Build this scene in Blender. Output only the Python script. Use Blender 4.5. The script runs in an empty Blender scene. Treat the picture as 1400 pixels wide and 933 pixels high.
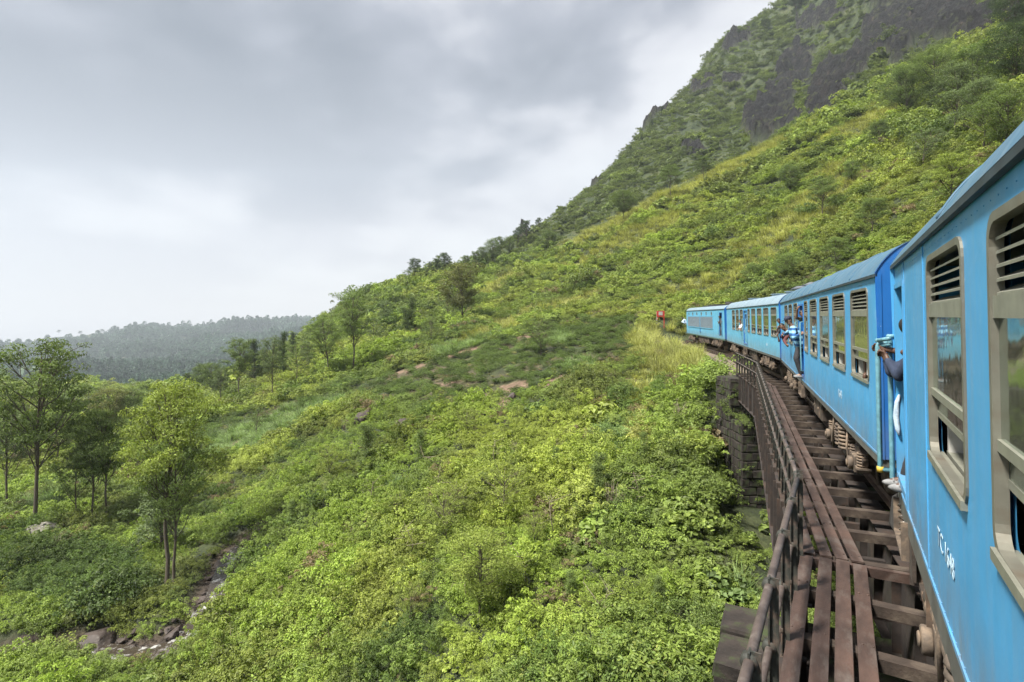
import bpy, bmesh, math, random
import numpy as np
from mathutils import Vector, Matrix
random.seed(7); rng = np.random.default_rng(7)
S = bpy.context.scene
C = S.collection
R = math.radians
PI = math.pi
# ------------------------------------------------------------------ camera, sky, sun, exposure
EYE = 2.8
FPX, HX, HY = 750.0, 700.0, 432.0
cam_d = bpy.data.cameras.new('camera'); cam = bpy.data.objects.new('camera', cam_d); C.objects.link(cam)
cam_d.sensor_width = 36; cam_d.lens = 36*FPX/1400; cam_d.shift_y = -(466.5-HY)/1400
cam_d.clip_start = 0.05; cam_d.clip_end = 12000
cam.location = (0, 0, EYE); cam.rotation_euler = (R(90), 0, 0)
S.camera = cam
S.view_settings.view_transform = 'Standard'; S.view_settings.look = 'None'
S.view_settings.gamma = 1; S.view_settings.use_curve_mapping = False
S.view_settings.exposure = 2.35
S.cycles.max_bounces = 6; S.cycles.diffuse_bounces = 3; S.cycles.glossy_bounces = 3
S.cycles.transmission_bounces = 3; S.cycles.transparent_max_bounces = 8; S.cycles.volume_bounces = 0
S.cycles.use_adaptive_sampling = True; S.cycles.adaptive_threshold = 0.02
S.cycles.sample_clamp_indirect = 4
try:
    S.cycles.use_denoising = True; S.cycles.denoiser = 'OPENIMAGEDENOISE'
except Exception: pass
SKYX, SKYY = 5.3, 2.2
SUN_EL, SUN_AZ = 58, -115           # azimuth from +Y towards +X
wd = bpy.data.worlds.new('World'); S.world = wd; wd.use_nodes = True
nt = wd.node_tree; nt.nodes.clear()
def N(nt, t, **k):
    n = nt.nodes.new(t)
    for a, b in k.items():
        if a.startswith('i_'):
            key = a[2:]; key = int(key) if key.isdigit() else key
            n.inputs[key].default_value = b
        else: setattr(n, a, b)
    return n
def ramp(nt, fac, stops, interp='LINEAR'):
    r = nt.nodes.new('ShaderNodeValToRGB'); r.color_ramp.interpolation = interp
    e = r.color_ramp.elements
    while len(e) < len(stops): e.new(0.5)
    for el, (p, c) in zip(e, stops):
        el.position = p; el.color = (c, c, c, 1) if isinstance(c, (int, float)) else (*c, 1)
    nt.links.new(fac, r.inputs[0]); return r.outputs[0]
def math_(nt, op, a, b=None, c=None, clamp=False):
    n = nt.nodes.new('ShaderNodeMath'); n.operation = op; n.use_clamp = clamp
    for i, v in enumerate((a, b, c)):
        if v is None: continue
        if isinstance(v, (int, float)): n.inputs[i].default_value = v
        else: nt.links.new(v, n.inputs[i])
    return n.outputs[0]
def mixc(nt, f, a, b, mode='MIX'):
    n = nt.nodes.new('ShaderNodeMix'); n.data_type = 'RGBA'; n.blend_type = mode
    for i, v in ((0, f), (6, a), (7, b)):
        if isinstance(v, (int, float)): n.inputs[i].default_value = v if i == 0 else (v, v, v, 1)
        elif isinstance(v, tuple): n.inputs[i].default_value = (*v, 1)
        else: nt.links.new(v, n.inputs[i])
    return n.outputs[2]
# overcast sky: a cloud deck (noise on the view direction) over a Nishita sky that shows only faintly
sky = N(nt, 'ShaderNodeTexSky', sky_type='NISHITA', sun_disc=False, sun_elevation=R(SUN_EL), sun_rotation=R(SUN_AZ))
tc = N(nt, 'ShaderNodeTexCoord'); sep = N(nt, 'ShaderNodeSeparateXYZ'); nt.links.new(tc.outputs['Generated'], sep.inputs[0])
el = math_(nt, 'ABSOLUTE', sep.outputs[2])
den = math_(nt, 'ADD', el, 0.22)
px_ = math_(nt, 'DIVIDE', sep.outputs[0], den); py_ = math_(nt, 'DIVIDE', sep.outputs[1], den)
cmb = N(nt, 'ShaderNodeCombineXYZ'); nt.links.new(px_, cmb.inputs[0]); nt.links.new(py_, cmb.inputs[1])
mp = N(nt, 'ShaderNodeMapping'); nt.links.new(cmb.outputs[0], mp.inputs[0]); mp.inputs['Location'].default_value = (SKYX, SKYY, 0.0); mp.inputs['Scale'].default_value = (1, 0.85, 1)
n1 = N(nt, 'ShaderNodeTexNoise', i_Scale=0.62, i_Detail=5.0, i_Roughness=0.5, i_Distortion=0.25); nt.links.new(mp.outputs[0], n1.inputs['Vector'])
n2 = N(nt, 'ShaderNodeTexNoise', i_Scale=2.1, i_Detail=6.0, i_Roughness=0.52, i_Distortion=0.2); nt.links.new(mp.outputs[0], n2.inputs['Vector'])
dens = math_(nt, 'ADD', math_(nt, 'MULTIPLY', n1.outputs[0], 0.74), math_(nt, 'MULTIPLY', n2.outputs[0], 0.26))
west = math_(nt, 'MULTIPLY', sep.outputs[0], -0.22)     # the cloud thickens westwards, over the valley
dens = math_(nt, 'ADD', dens, west)
thick = math_(nt, 'MULTIPLY', ramp(nt, el, [(0.0, 0.05), (0.10, 0.30), (0.26, 0.72), (0.45, 1.0)]), ramp(nt, dens, [(0.44, 0.0), (0.63, 1.0)], 'EASE'))
SKY_K = 0.172
cl = ramp(nt, thick, [(0.0, (0.78, 0.78, 0.80)), (0.3, (0.62, 0.62, 0.665)), (0.6, (0.31, 0.325, 0.385)), (1.0, (0.115, 0.135, 0.18))])
bgs = N(nt, 'ShaderNodeBackground', i_Strength=0.05); nt.links.new(sky.outputs[0], bgs.inputs[0])
bgc = N(nt, 'ShaderNodeBackground', i_Strength=SKY_K/0.72); nt.links.new(cl, bgc.inputs[0])
mx = N(nt, 'ShaderNodeMixShader', i_0=0.96); nt.links.new(bgs.outputs[0], mx.inputs[1]); nt.links.new(bgc.outputs[0], mx.inputs[2])
wo = N(nt, 'ShaderNodeOutputWorld'); nt.links.new(mx.outputs[0], wo.inputs[0])
sd = bpy.data.lights.new('sun', 'SUN'); sun = bpy.data.objects.new('sun', sd); C.objects.link(sun)
sd.energy = 2.3; sd.angle = R(9); sd.color = (1.0, 0.96, 0.88)
a_ = R(SUN_AZ); e_ = R(SUN_EL)
sdir = Vector((math.sin(a_)*math.cos(e_), math.cos(a_)*math.cos(e_), math.sin(e_)))
sun.rotation_euler = sdir.to_track_quat('Z', 'Y').to_euler(); sun.location = (0, 0, 60)

# ------------------------------------------------------------------ helpers
def tag(o, label=None, cat=None, group=None, kind=None):
    if label: o['label'] = label
    if cat: o['category'] = cat
    if group: o['group'] = group
    if kind: o['kind'] = kind
    return o
def empty(name, loc=(0, 0, 0), rot=(0, 0, 0)):
    o = bpy.data.objects.new(name, None); C.objects.link(o); o.location = loc; o.rotation_euler = rot
    o.empty_display_size = 0.2
    return o
def link(name, me, parent=None, loc=(0, 0, 0), rot=(0, 0, 0), scale=None):
    o = bpy.data.objects.new(name, me); C.objects.link(o); o.parent = parent
    o.location = loc; o.rotation_euler = rot
    if scale is not None: o.scale = scale
    return o
def children_map():
    pass
def copy_tree(o, parent=None):
    c = o.copy(); C.objects.link(c); c.parent = parent
    for ch in list(o.children): copy_tree(ch, c)
    return c
class MB:
    def __init__(s): s.v = []; s.f = []; s.sm = []
    def add(s, vs, fs, M=None, smooth=False):
        b = len(s.v)
        s.v.extend([tuple(M @ Vector(v)) for v in vs] if M is not None else [tuple(v) for v in vs])
        s.f.extend([tuple(b+i for i in f) for f in fs]); s.sm.extend([smooth]*len(fs)); return s
    def box(s, x0, x1, y0, y1, z0, z1, M=None):
        x0, x1 = sorted((x0, x1)); y0, y1 = sorted((y0, y1)); z0, z1 = sorted((z0, z1))
        v = [(x0,y0,z0),(x1,y0,z0),(x1,y1,z0),(x0,y1,z0),(x0,y0,z1),(x1,y0,z1),(x1,y1,z1),(x0,y1,z1)]
        return s.add(v, [(0,3,2,1),(4,5,6,7),(0,1,5,4),(1,2,6,5),(2,3,7,6),(3,0,4,7)], M)
    def beam(s, p, q, w, h, up=(0, 0, 1)):     # box of section w x h from p to q
        p = Vector(p); q = Vector(q); d = (q-p); L = d.length; d.normalize(); u = Vector(up)
        r = d.cross(u); r.normalize(); u = r.cross(d)
        M = Matrix((( d.x, r.x, u.x, p.x), (d.y, r.y, u.y, p.y), (d.z, r.z, u.z, p.z), (0, 0, 0, 1)))
        return s.box(0, L, -w/2, w/2, -h/2, h/2, M)
    def tube(s, pts, r, n=8, cap=True, smooth=True):
        pts = [Vector(p) for p in pts]; rs = r if isinstance(r, (list, tuple)) else [r]*len(pts)
        vs = []; fs = []; ref = None
        for i, p in enumerate(pts):
            d = (pts[min(i+1, len(pts)-1)] - pts[max(i-1, 0)]).normalized()
            if ref is None: ref = Vector((0, 0, 1)) if abs(d.z) < 0.9 else Vector((1, 0, 0))
            a = d.cross(ref)
            if a.length < 1e-4: a = d.cross(Vector((0, 1, 0.01)))
            a.normalize(); b = a.cross(d); ref = b
            for k in range(n):
                t = 2*PI*k/n; vs.append(p + (a*math.cos(t) + b*math.sin(t))*rs[i])
        for i in range(len(pts)-1):
            for k in range(n):
                k2 = (k+1) % n; fs.append((i*n+k, i*n+k2, (i+1)*n+k2, (i+1)*n+k))
        if cap: fs.append(tuple(range(n))[::-1]); fs.append(tuple((len(pts)-1)*n+k for k in range(n)))
        return s.add(vs, fs, None, smooth)
    def cyl(s, p, q, r, n=12): return s.tube([p, q], r, n, True, True)
    def torus(s, c, axis, Rr, r, n=16, m=6):
        ax = Vector(axis).normalized(); a = ax.orthogonal().normalized(); b = ax.cross(a)
        vs = []; fs = []
        for i in range(n):
            t = 2*PI*i/n; dr = a*math.cos(t)+b*math.sin(t)
            for k in range(m):
                u = 2*PI*k/m; vs.append(Vector(c)+dr*(Rr+r*math.cos(u))+ax*(r*math.sin(u)))
        for i in range(n):
            for k in range(m):
                i2 = (i+1) % n; k2 = (k+1) % m; fs.append((i*m+k, i2*m+k, i2*m+k2, i*m+k2))
        return s.add(vs, fs, None, True)
    def ball(s, c, r, n=10, m=7, M=None):
        r = (r, r, r) if isinstance(r, (int, float)) else r
        vs = [(c[0], c[1], c[2]-r[2])]
        for j in range(1, m):
            ph = -PI/2+PI*j/m
            for i in range(n):
                t = 2*PI*i/n; vs.append((c[0]+r[0]*math.cos(ph)*math.cos(t), c[1]+r[1]*math.cos(ph)*math.sin(t), c[2]+r[2]*math.sin(ph)))
        vs.append((c[0], c[1], c[2]+r[2])); fs = []
        for i in range(n):
            i2 = (i+1) % n; fs.append((0, 1+i2, 1+i)); fs.append((len(vs)-1, 1+(m-2)*n+i, 1+(m-2)*n+i2))
            for j in range(m-2): fs.append((1+j*n+i, 1+j*n+i2, 1+(j+1)*n+i2, 1+(j+1)*n+i))
        return s.add(vs, fs, M, True)
    def mesh(s, name, mat):
        me = bpy.data.meshes.new(name); me.from_pydata(s.v, [], s.f); me.update()
        me.polygons.foreach_set('use_smooth', s.sm)
        if mat: me.materials.append(mat)
        return me
    def build(s, name, mat, parent=None, loc=(0, 0, 0), rot=(0, 0, 0), bevel=0):
        o = link(name, s.mesh(name, mat), parent, loc, rot)
        if bevel:
            m = o.modifiers.new('b', 'BEVEL'); m.width = bevel; m.segments = 1; m.limit_method = 'ANGLE'
        return o
def np_mesh(name, V, F, mat, smooth=True, attrs=None):
    """V (n,3), F (m,4) or (m,3) int"""
    me = bpy.data.meshes.new(name); k = F.shape[1]
    me.vertices.add(len(V)); me.vertices.foreach_set('co', V.astype(np.float32).ravel())
    me.loops.add(F.size); me.loops.foreach_set('vertex_index', F.astype(np.int32).ravel())
    me.polygons.add(len(F)); me.polygons.foreach_set('loop_start', np.arange(0, F.size, k, dtype=np.int32))
    me.update(calc_edges=True)
    me.polygons.foreach_set('use_smooth', np.full(len(F), smooth))
    for nm, (dt, arr) in (attrs or {}).items():
        at = me.attributes.new(nm, dt, 'POINT')
        at.data.foreach_set('value' if dt == 'FLOAT' else ('color' if dt == 'FLOAT_COLOR' else 'vector'), arr.astype(np.float32).ravel())
    if mat: me.materials.append(mat)
    me.validate(); return me
def P(px, py, d):          # a pixel of the photograph and a depth in metres, as a point of the place
    return Vector(((px-HX)/FPX*d, d, EYE-(py-HY)/FPX*d))

# ------------------------------------------------------------------ materials
def mat(name, col=(.5, .5, .5), rough=.7, metal=0, var=.0, vscale=6, bump=0, bscale=20, spec=.5, dirt=None, dscale=3, dlo=.5, dhi=.7, coord='Object', stretch=None):
    m = bpy.data.materials.new(name); m.use_nodes = True; t = m.node_tree; b = t.nodes['Principled BSDF']
    b.inputs['Roughness'].default_value = rough; b.inputs['Metallic'].default_value = metal
    b.inputs['Specular IOR Level'].default_value = spec; b.inputs['Base Color'].default_value = (*col, 1)
    tc = N(t, 'ShaderNodeTexCoord'); vec = tc.outputs[coord]
    if stretch:
        mp = N(t, 'ShaderNodeMapping'); mp.inputs['Scale'].default_value = stretch; t.links.new(vec, mp.inputs[0]); vec = mp.outputs[0]
    out = None
    if var:
        n = N(t, 'ShaderNodeTexNoise', i_Scale=vscale, i_Detail=6.0, i_Roughness=.6); t.links.new(vec, n.inputs['Vector'])
        lo = tuple(max(0, c*(1-var)) for c in col); hi = tuple(min(1, c*(1+var)) for c in col)
        out = ramp(t, n.outputs[0], [(.3, lo), (.7, hi)])
    if dirt:
        n = N(t, 'ShaderNodeTexNoise', i_Scale=dscale, i_Detail=8.0, i_Roughness=.65); t.links.new(vec, n.inputs['Vector'])
        f = ramp(t, n.outputs[0], [(dlo, 0.0), (dhi, 1.0)])
        out = mixc(t, f, out if out else col, dirt)
    if out: t.links.new(out, b.inputs['Base Color'])
    if bump:
        n = N(t, 'ShaderNodeTexNoise', i_Scale=bscale, i_Detail=8.0, i_Roughness=.6); t.links.new(vec, n.inputs['Vector'])
        bp = N(t, 'ShaderNodeBump', i_Strength=bump, i_Distance=.02); t.links.new(n.outputs[0], bp.inputs['Height']); t.links.new(bp.outputs[0], b.inputs['Normal'])
    return m
def leaf_mat(name, trans=.32, rough=.55):
    """colour = the plant's own tint (point attribute of the instance, or property of the object) times a value per leaf, partly random, higher towards the top"""
    m = bpy.data.materials.new(name); m.use_nodes = True; t = m.node_tree; b = t.nodes['Principled BSDF']; out = t.nodes['Material Output']
    at = N(t, 'ShaderNodeAttribute', attribute_type='INSTANCER', attribute_name='tint')
    lv = N(t, 'ShaderNodeAttribute', attribute_type='GEOMETRY', attribute_name='lv')
    k = math_(t, 'MULTIPLY_ADD', lv.outputs['Fac'], 1.75, 0.18)  # widened spread puts deeper shadow contrast into the leaf colour
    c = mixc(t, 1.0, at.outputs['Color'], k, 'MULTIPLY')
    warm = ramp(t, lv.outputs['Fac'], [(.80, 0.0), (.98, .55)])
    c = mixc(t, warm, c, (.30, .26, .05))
    t.links.new(c, b.inputs['Base Color']); b.inputs['Roughness'].default_value = rough; b.inputs['Specular IOR Level'].default_value = .35
    tr = N(t, 'ShaderNodeBsdfTranslucent'); t.links.new(mixc(t, 1.0, c, (1.1, 1.15, .6), 'MULTIPLY'), tr.inputs[0])
    mx = N(t, 'ShaderNodeMixShader', i_0=trans); t.links.new(b.outputs[0], mx.inputs[1]); t.links.new(tr.outputs[0], mx.inputs[2])
    t.links.new(mx.outputs[0], out.inputs[0]); return m
M_leaf = leaf_mat('leaf')
M_bark = mat('bark', (.10, .08, .06), .9, var=.5, vscale=3, bump=.4, stretch=(1, 1, .2))
M_twig = mat('twig', (.22, .18, .13), .9, var=.4)
M_rock = mat('rock', (.055, .040, .033), .7, var=.5, vscale=1.2, bump=.8, bscale=5, dirt=(.13, .115, .095), dscale=4, dlo=.60, dhi=.70)
M_pale_rock = mat('pale_rock', (.13, .12, .10), .9, var=.5, vscale=3, bump=.8, bscale=7, dirt=(.34, .33, .29), dscale=9, dlo=.58, dhi=.66)

# ------------------------------------------------------------------ noise
def vnoise(x, y, seed=0):
    xi = np.floor(x).astype(np.int64); yi = np.floor(y).astype(np.int64); fx = x-xi; fy = y-yi
    fx = fx*fx*(3-2*fx); fy = fy*fy*(3-2*fy)
    def h(a, b):
        n = (a*374761393 + b*668265263 + seed*974634777) & 0xffffffff
        n = ((n ^ (n >> 13))*1274126177) & 0xffffffff
        return ((n ^ (n >> 16)) & 0xffff)/65535.0
    return (h(xi, yi)*(1-fx)+h(xi+1, yi)*fx)*(1-fy)+(h(xi, yi+1)*(1-fx)+h(xi+1, yi+1)*fx)*fy
def fbm(x, y, oct=4, seed=0, gain=.5):
    s = 0; a = 1; t = 0
    for i in range(oct): s = s+a*vnoise(x*2**i+i*17.3, y*2**i-i*9.1, seed+i); t += a; a *= gain
    return s/t

# ------------------------------------------------------------------ the line of the railway
# reference line: the outer side plane of the coaches (polyline in plan), the track centre runs 1.4 m to its right
TH = [30.85, 22.37, 14.63, 8.2]
K = [Vector((4.405, 6.37)), Vector((11.34, 23.05)), Vector((16.25, 41.55)), Vector((18.85, 59.4))]
def dr(deg): return Vector((math.sin(R(deg)), math.cos(R(deg))))
REF = [K[0]-dr(30.85)*24] + K + [K[3]+dr(12)*8, K[3]+dr(12)*8+dr(24)*14, K[3]+dr(12)*8+dr(24)*14+dr(42)*22]
def seg_info():
    out = []; s = 0
    for a, b in zip(REF[:-1], REF[1:]):
        L = (b-a).length; out.append((a, b, s, L)); s += L
    return out
SEG = seg_info()
S_K1 = 24.0                                   # arc length at the first kink
def ref_raw(s):
    for a, b, s0, L in SEG:
        if s <= s0+L or b is REF[-1]: return a+(b-a)*((s-s0)/L)
def ref_pt(s, off=0.0, z=0.0, soft=1.5):      # off: metres to the right of the side plane
    p = (ref_raw(s-soft)+ref_raw(s)*2+ref_raw(s+soft))/4 if soft else ref_raw(s)
    e = .6; t = (ref_raw(s+e+soft/2)-ref_raw(s-e-soft/2)).normalized()
    n = Vector((t.y, -t.x)); q = p+n*off
    return Vector((q.x, q.y, z))
def track_dist(X, Y):
    """distance to the track centre, arc length there"""
    best = np.full(X.shape, 1e9); bs = np.zeros(X.shape)
    for a, b, s0, L in SEG:
        d = (b-a)/L; n = Vector((d.y, -d.x)); ax, ay = a.x+n.x*1.4, a.y+n.y*1.4
        t = np.clip((X-ax)*d.x+(Y-ay)*d.y, 0, L); dd = np.hypot(X-(ax+d.x*t), Y-(ay+d.y*t))
        m = dd < best; best = np.where(m, dd, best); bs = np.where(m, s0+t, bs)
    return best, bs
S_END = 24+18.07+6.3                          # the bridge ends here (far abutment)
S_START = 8.0
# ------------------------------------------------------------------ terrain
CT = []   # (px, py, depth)
def col(px, *pts):
    for py, d in pts: CT.append((px, py, d if d < 650 else 650+(d-650)*1.75))
col(-60, (933,26),(860,31),(780,38),(700,52),(640,76),(590,118),(550,190),(530,310),(545,480),(515,820),(485,1300),(467,1800),(480,2400))
col(50, (933,25),(860,30),(780,37),(715,47),(650,68),(595,108),(555,170),(535,290),(542,460),(512,820),(480,1300),(463,1800),(480,2400))
col(130, (933,25),(868,29),(800,34),(720,45),(655,64),(600,98),(558,155),(538,260),(542,430),(508,820),(470,1300),(455,1700),(478,2400))
col(210, (933,25),(868,29),(800,35),(720,46),(660,61),(600,90),(560,138),(545,210),(545,380),(500,850),(474,1300),(452,1700),(478,2400))
col(300, (933,24),(860,28),(805,32),(740,39),(680,50),(620,68),(580,92),(550,122),(528,165),(540,260),(540,450),(495,900),(458,1400),(444,1700),(478,2400))
col(400, (933,22.5),(840,27),(760,32),(690,39),(630,50),(580,66),(545,88),(510,122),(482,160),(470,190),(490,260),(505,450),(462,1300),(442,1700),(478,2400))
col(500, (933,20.5),(820,25),(720,31),(640,40),(580,53),(535,71),(505,95),(470,125),(432,160),(404,196),(430,270),(478,700),(440,1700),(478,2400))
col(600, (933,18),(820,22.5),(720,28),(640,35),(570,46),(520,62),(480,85),(450,112),(420,145),(392,180),(371,212),(400,290),(450,600),(440,1700),(470,2400))
col(700, (933,16.5),(820,20.5),(720,25.5),(640,31.5),(570,40),(510,54),(465,77),(432,105),(408,128),(382,150),(395,170),(368,208),(334,246),(360,340),(430,900),(440,2400))
col(800, (933,15),(820,19),(720,23.5),(640,29),(570,36),(510,47),(465,66),(430,90),(390,115),(350,138),(326,155),(345,188),(300,240),(262,292),(290,400),(400,1200),(420,2400))
col(900, (933,14.2),(820,18),(720,22),(640,26.5),(570,32),(510,41),(475,52),(445,66),(400,88),(350,112),(300,140),(272,160),(290,195),(205,290),(155,345),(190,460),(350,1200),(400,2400))
col(950, (720,21.2),(640,25.3),(590,29),(540,34))
col(960, (520,37),(490,44),(470,54),(455,64))
col(1000, (933,13.8),(820,17.5),(725,21.5),(702,26.5),(440,66),(400,78),(350,97),(290,125),(228,168),(240,205),(150,312),(92,372),(50,410),(90,550),(300,1200),(380,2400))
col(1095, (933,13.2),(800,17),(700,21),(600,26.5),(400,57),(340,74),(270,105),(200,148),(162,182),(175,222),(100,335),(40,392),(0,425),(-20,455),(30,600),(250,1300),(360,2400))
col(1200, (900,13),(700,18),(380,45),(340,52),(280,72),(200,108),(140,150),(98,196),(102,236),(20,300),(-70,345),(-80,420),(0,650),(250,1400),(350,2400))
col(1300, (800,11),(360,34),(300,42),(240,56),(160,88),(90,140),(58,190),(52,225),(0,280),(-110,330),(-130,450),(0,800),(250,1500),(350,2400))
col(1400, (380,24),(280,32),(200,44),(130,62),(60,98),(20,150),(0,200),(-70,300),(-150,350),(-160,500),(0,900),(300,2400))
col(1700, (430,14),(250,30),(120,55),(0,110),(-120,230),(-200,400),(0,1000),(300,2400))
col(-500, (933,28),(700,60),(600,120),(550,250),(545,500),(500,1000),(465,1800),(480,2400))
col(-1500, (1100,30),(700,70),(600,140),(550,300),(500,1000),(460,2400))
XYZ = [tuple(P(*c)) for c in CT]
XYZ += [(0,3,-7),(1.5,9,-7.3),(-3,6,-7.6),(0,-8,-6.5),(6,8,-6.8),(9,14,-6.6),(14,20,-4.8),(-12,4,-9.5),(-15,-15,-11),(-9,14,-9.3),(13,6,-4),(10,-12,-2),(20,-5,4),(25,8,5.5),(27,25,6.5),(40,-30,20),(4,-22,-2),
        (18,34,-.4),(22.5,44,.6),(26,56,1.5),(16,30,-2.5),
        (-60,-60,-28),(-40,-10,-18),(-90,20,-28),(-200,-200,-45),(-300,60,-60),(100,-80,60),(200,-200,110),(0,-200,10),(0,-60,-5),(-600,-600,-60),(600,-600,240),(600,0,330),(0,-900,60),(300,100,200),(300,-30,170),(-900,0,-90),
        (3600,0,330),(0,-3800,50),(-3800,0,-120),(3000,-3000,200),(-3000,-3000,-120),(4000,1500,250)]
XYZ = np.array(XYZ)
def feat(X, Y):
    r = np.hypot(X, Y)+1e-6; l = np.log(np.maximum(r, 4.0))
    k = 3.4
    return np.stack([X/r*k, Y/r*k, l*1.35], -1)
CF = feat(XYZ[:, 0], XYZ[:, 1]); CR = np.maximum(np.hypot(XYZ[:, 0], XYZ[:, 1]), 4.0)
T = (XYZ[:, 2]-EYE)/CR
RN = len(CF); A = np.linalg.norm(CF[:, None]-CF[None], axis=-1)
Bm = np.concatenate([CF, np.ones((RN, 1))], 1)
Kx = np.block([[A, Bm], [Bm.T, np.zeros((4, 4))]]); Kx[:RN, :RN] -= np.eye(RN)*0.015
RW = np.linalg.solve(Kx, np.concatenate([T, np.zeros(4)]))
def sstep(a, b, x):
    t = np.clip((x-a)/(b-a), 0, 1); return t*t*(3-2*t)
STREAM = [P(330, 742, 38), P(312, 765, 36), P(296, 795, 32.5), P(285, 818, 31.3), P(262, 850, 29.5), P(225, 878, 28.8), P(170, 882, 28.6), P(100, 872, 29.2), P(30, 880, 29.0), P(-60, 890, 28.5), P(-240, 900, 28)]
def poly_dist(X, Y, pts):
    best = np.full(X.shape, 1e9)
    for a, b in zip(pts[:-1], pts[1:]):
        dx, dy = b.x-a.x, b.y-a.y; L2 = dx*dx+dy*dy
        t = np.clip(((X-a.x)*dx+(Y-a.y)*dy)/L2, 0, 1); best = np.minimum(best, np.hypot(X-a.x-dx*t, Y-a.y-dy*t))
    return best
def ground(X, Y):
    X = np.asarray(X, float); Y = np.asarray(Y, float); sh = X.shape; X = X.ravel(); Y = Y.ravel(); Z = np.empty_like(X)
    for i in range(0, len(X), 20000):
        x, y = X[i:i+20000], Y[i:i+20000]; f = feat(x, y)
        d = np.linalg.norm(f[:, None]-CF[None], axis=-1)
        t = d@RW[:RN]+f@RW[RN:RN+3]+RW[-1]; r = np.maximum(np.hypot(x, y), 4.0); z = EYE+t*r
        a = np.clip(.045*r, .3, 9); w = np.clip(r*.16, 3, 160)
        # relief in octaves of fixed size, each faded in with distance
        z += (fbm(x/9, y/9, 3, 3)-.5)*np.clip(r*.035, .5, 2.6)
        z += (fbm(x/38, y/38, 3, 11)-.5)*np.clip((r-60)*.05, 0, 9)
        z += (fbm(x/150, y/150, 4, 23)-.5)*np.clip((r-350)*.05, 0, 55)+(fbm(x/420+3, y/420, 3, 29)-.5)*np.clip((r-700)*.10, 0, 130)*(1-sstep(2150, 2400, r))
        px = HX+FPX*x/np.maximum(y, 1); rk = sstep(900, 980, px)*sstep(215, 260, r)*(r < 520)*(y > 0)
        z += rk*((1-np.abs(2*fbm(x/26, y/26, 4, 5)-1))-.6)*11
        # terraces of the tea field
        tea = sstep(440, 520, px)*(1-sstep(830, 880, px))*sstep(46, 54, r)*(1-sstep(84, 96, r))*(y > 0)
        z += tea*(fbm(x/3.5, y/3.5, 2, 31)-.5)*.8
        # the stream's bed and the track's bench
        ds = poly_dist(x, y, STREAM); z -= 1.2*(1-sstep(.7, 3.0, ds))
        td, ts = track_dist(x, y)
        on0 = sstep(S_END-.6, S_END+2.2, ts); on = on0*(1-sstep(S_K1+58, S_K1+66, ts)); off = (1-on0)*sstep(S_START-1, S_START+2, ts)
        w_ = (1-sstep(2.4, 5.5, td))*on; z = z*(1-w_)+(-.42)*w_
        low = -6.6+3.2*(1-sstep(0, 1.5, S_END-ts)); m = off*(1-sstep(1.6, 4.5, td)); z = z*(1-m)+np.minimum(z, low)*m
        back = (1-sstep(S_START-1, S_START+2, ts))*(1-sstep(2.4, 5.5, td)); z = z*(1-back)+(-.42)*back
        Z[i:i+20000] = z
    return Z.reshape(sh)
def hit(px, py, d0=12.0, d1=3900):
    """where the ray through a pixel of the photograph meets the ground"""
    ds = np.exp(np.linspace(math.log(d0), math.log(d1), 420)); X = (px-HX)/FPX*ds
    z = ground(X, ds); ray = EYE-(py-HY)/FPX*ds; g = np.where(ray <= z)[0]
    if len(g) == 0: return None
    i = max(g[0], 1); a, b = (ray-z)[i-1], (ray-z)[i]; t = a/(a-b+1e-9) if a > 0 else 0
    d = ds[i-1]+(ds[i]-ds[i-1])*t
    return Vector(((px-HX)/FPX*d, d, float(ground(np.array([(px-HX)/FPX*d]), np.array([d]))[0])))
azs = np.concatenate([np.linspace(-180, -52, 50, endpoint=False), np.linspace(-52, 52, 440, endpoint=False), np.linspace(52, 180, 50, endpoint=False)])
rs = np.exp(np.concatenate([np.linspace(math.log(1.5), math.log(12), 26, endpoint=False), np.linspace(math.log(12), math.log(238), 240, endpoint=False), np.linspace(math.log(238), math.log(440), 190, endpoint=False), np.linspace(math.log(440), math.log(520), 18, endpoint=False), np.linspace(math.log(520), math.log(2950), 100)]))
AA, RR = np.meshgrid(np.radians(azs), rs, indexing='ij'); GX = RR*np.sin(AA); GY = RR*np.cos(AA); GZ = ground(GX, GY)
na, nr = AA.shape
V = np.stack([GX, GY, GZ], -1).reshape(-1, 3)
ii, jj = np.meshgrid(np.arange(na), np.arange(nr-1), indexing='ij'); i2 = (ii+1) % na
F = np.stack([ii*nr+jj, ii*nr+jj+1, i2*nr+jj+1, i2*nr+jj], -1).reshape(-1, 4)
# slope in the mesh, for rock on the steep faces
dzr = np.gradient(GZ, axis=1)/np.gradient(RR, axis=1); dza = np.gradient(GZ, axis=0)/(RR*np.gradient(AA, axis=0)+1e-9)
slope = np.hypot(dzr, dza)
PXg = HX+FPX*GX/np.where(GY > .5, GY, 1e9); PYg = HY-(GZ-EYE)/np.where(GY > .5, GY, 1e9)*FPX
ROCKS = [(1300,30,95,32,-.12,225,420),(1215,50,40,34,0,225,420),(1385,0,60,34,0,200,420),(1130,128,26,34,-.5,225,420),(1055,150,34,34,-.9,225,420),(1085,95,28,30,-.6,225,430),(1030,170,16,14,0,225,430),
         (880,172,24,8,-.9,230,420),(905,150,12,7,-.6,230,420),(960,118,20,9,-.5,230,420),(1010,55,22,10,-.5,230,420),(950,205,18,6,0,230,420),(1075,172,22,9,-.6,225,420),(1165,92,26,18,-.5,225,420),(1250,0,60,18,0,225,430),(1000,108,14,8,-.4,230,420),(1120,25,34,12,-.3,230,430),(1040,195,12,5,-.2,220,420),(815,252,9,4,-.8,220,400),(720,322,12,3,-.8,200,400)]
def ell(px, py, cx, cy, rx, ry, shear):
    dx = px-cx; dy = (py-cy)-shear*dx
    return np.exp(-((dx/rx)**2+(dy/ry)**2)**1.5)
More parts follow.
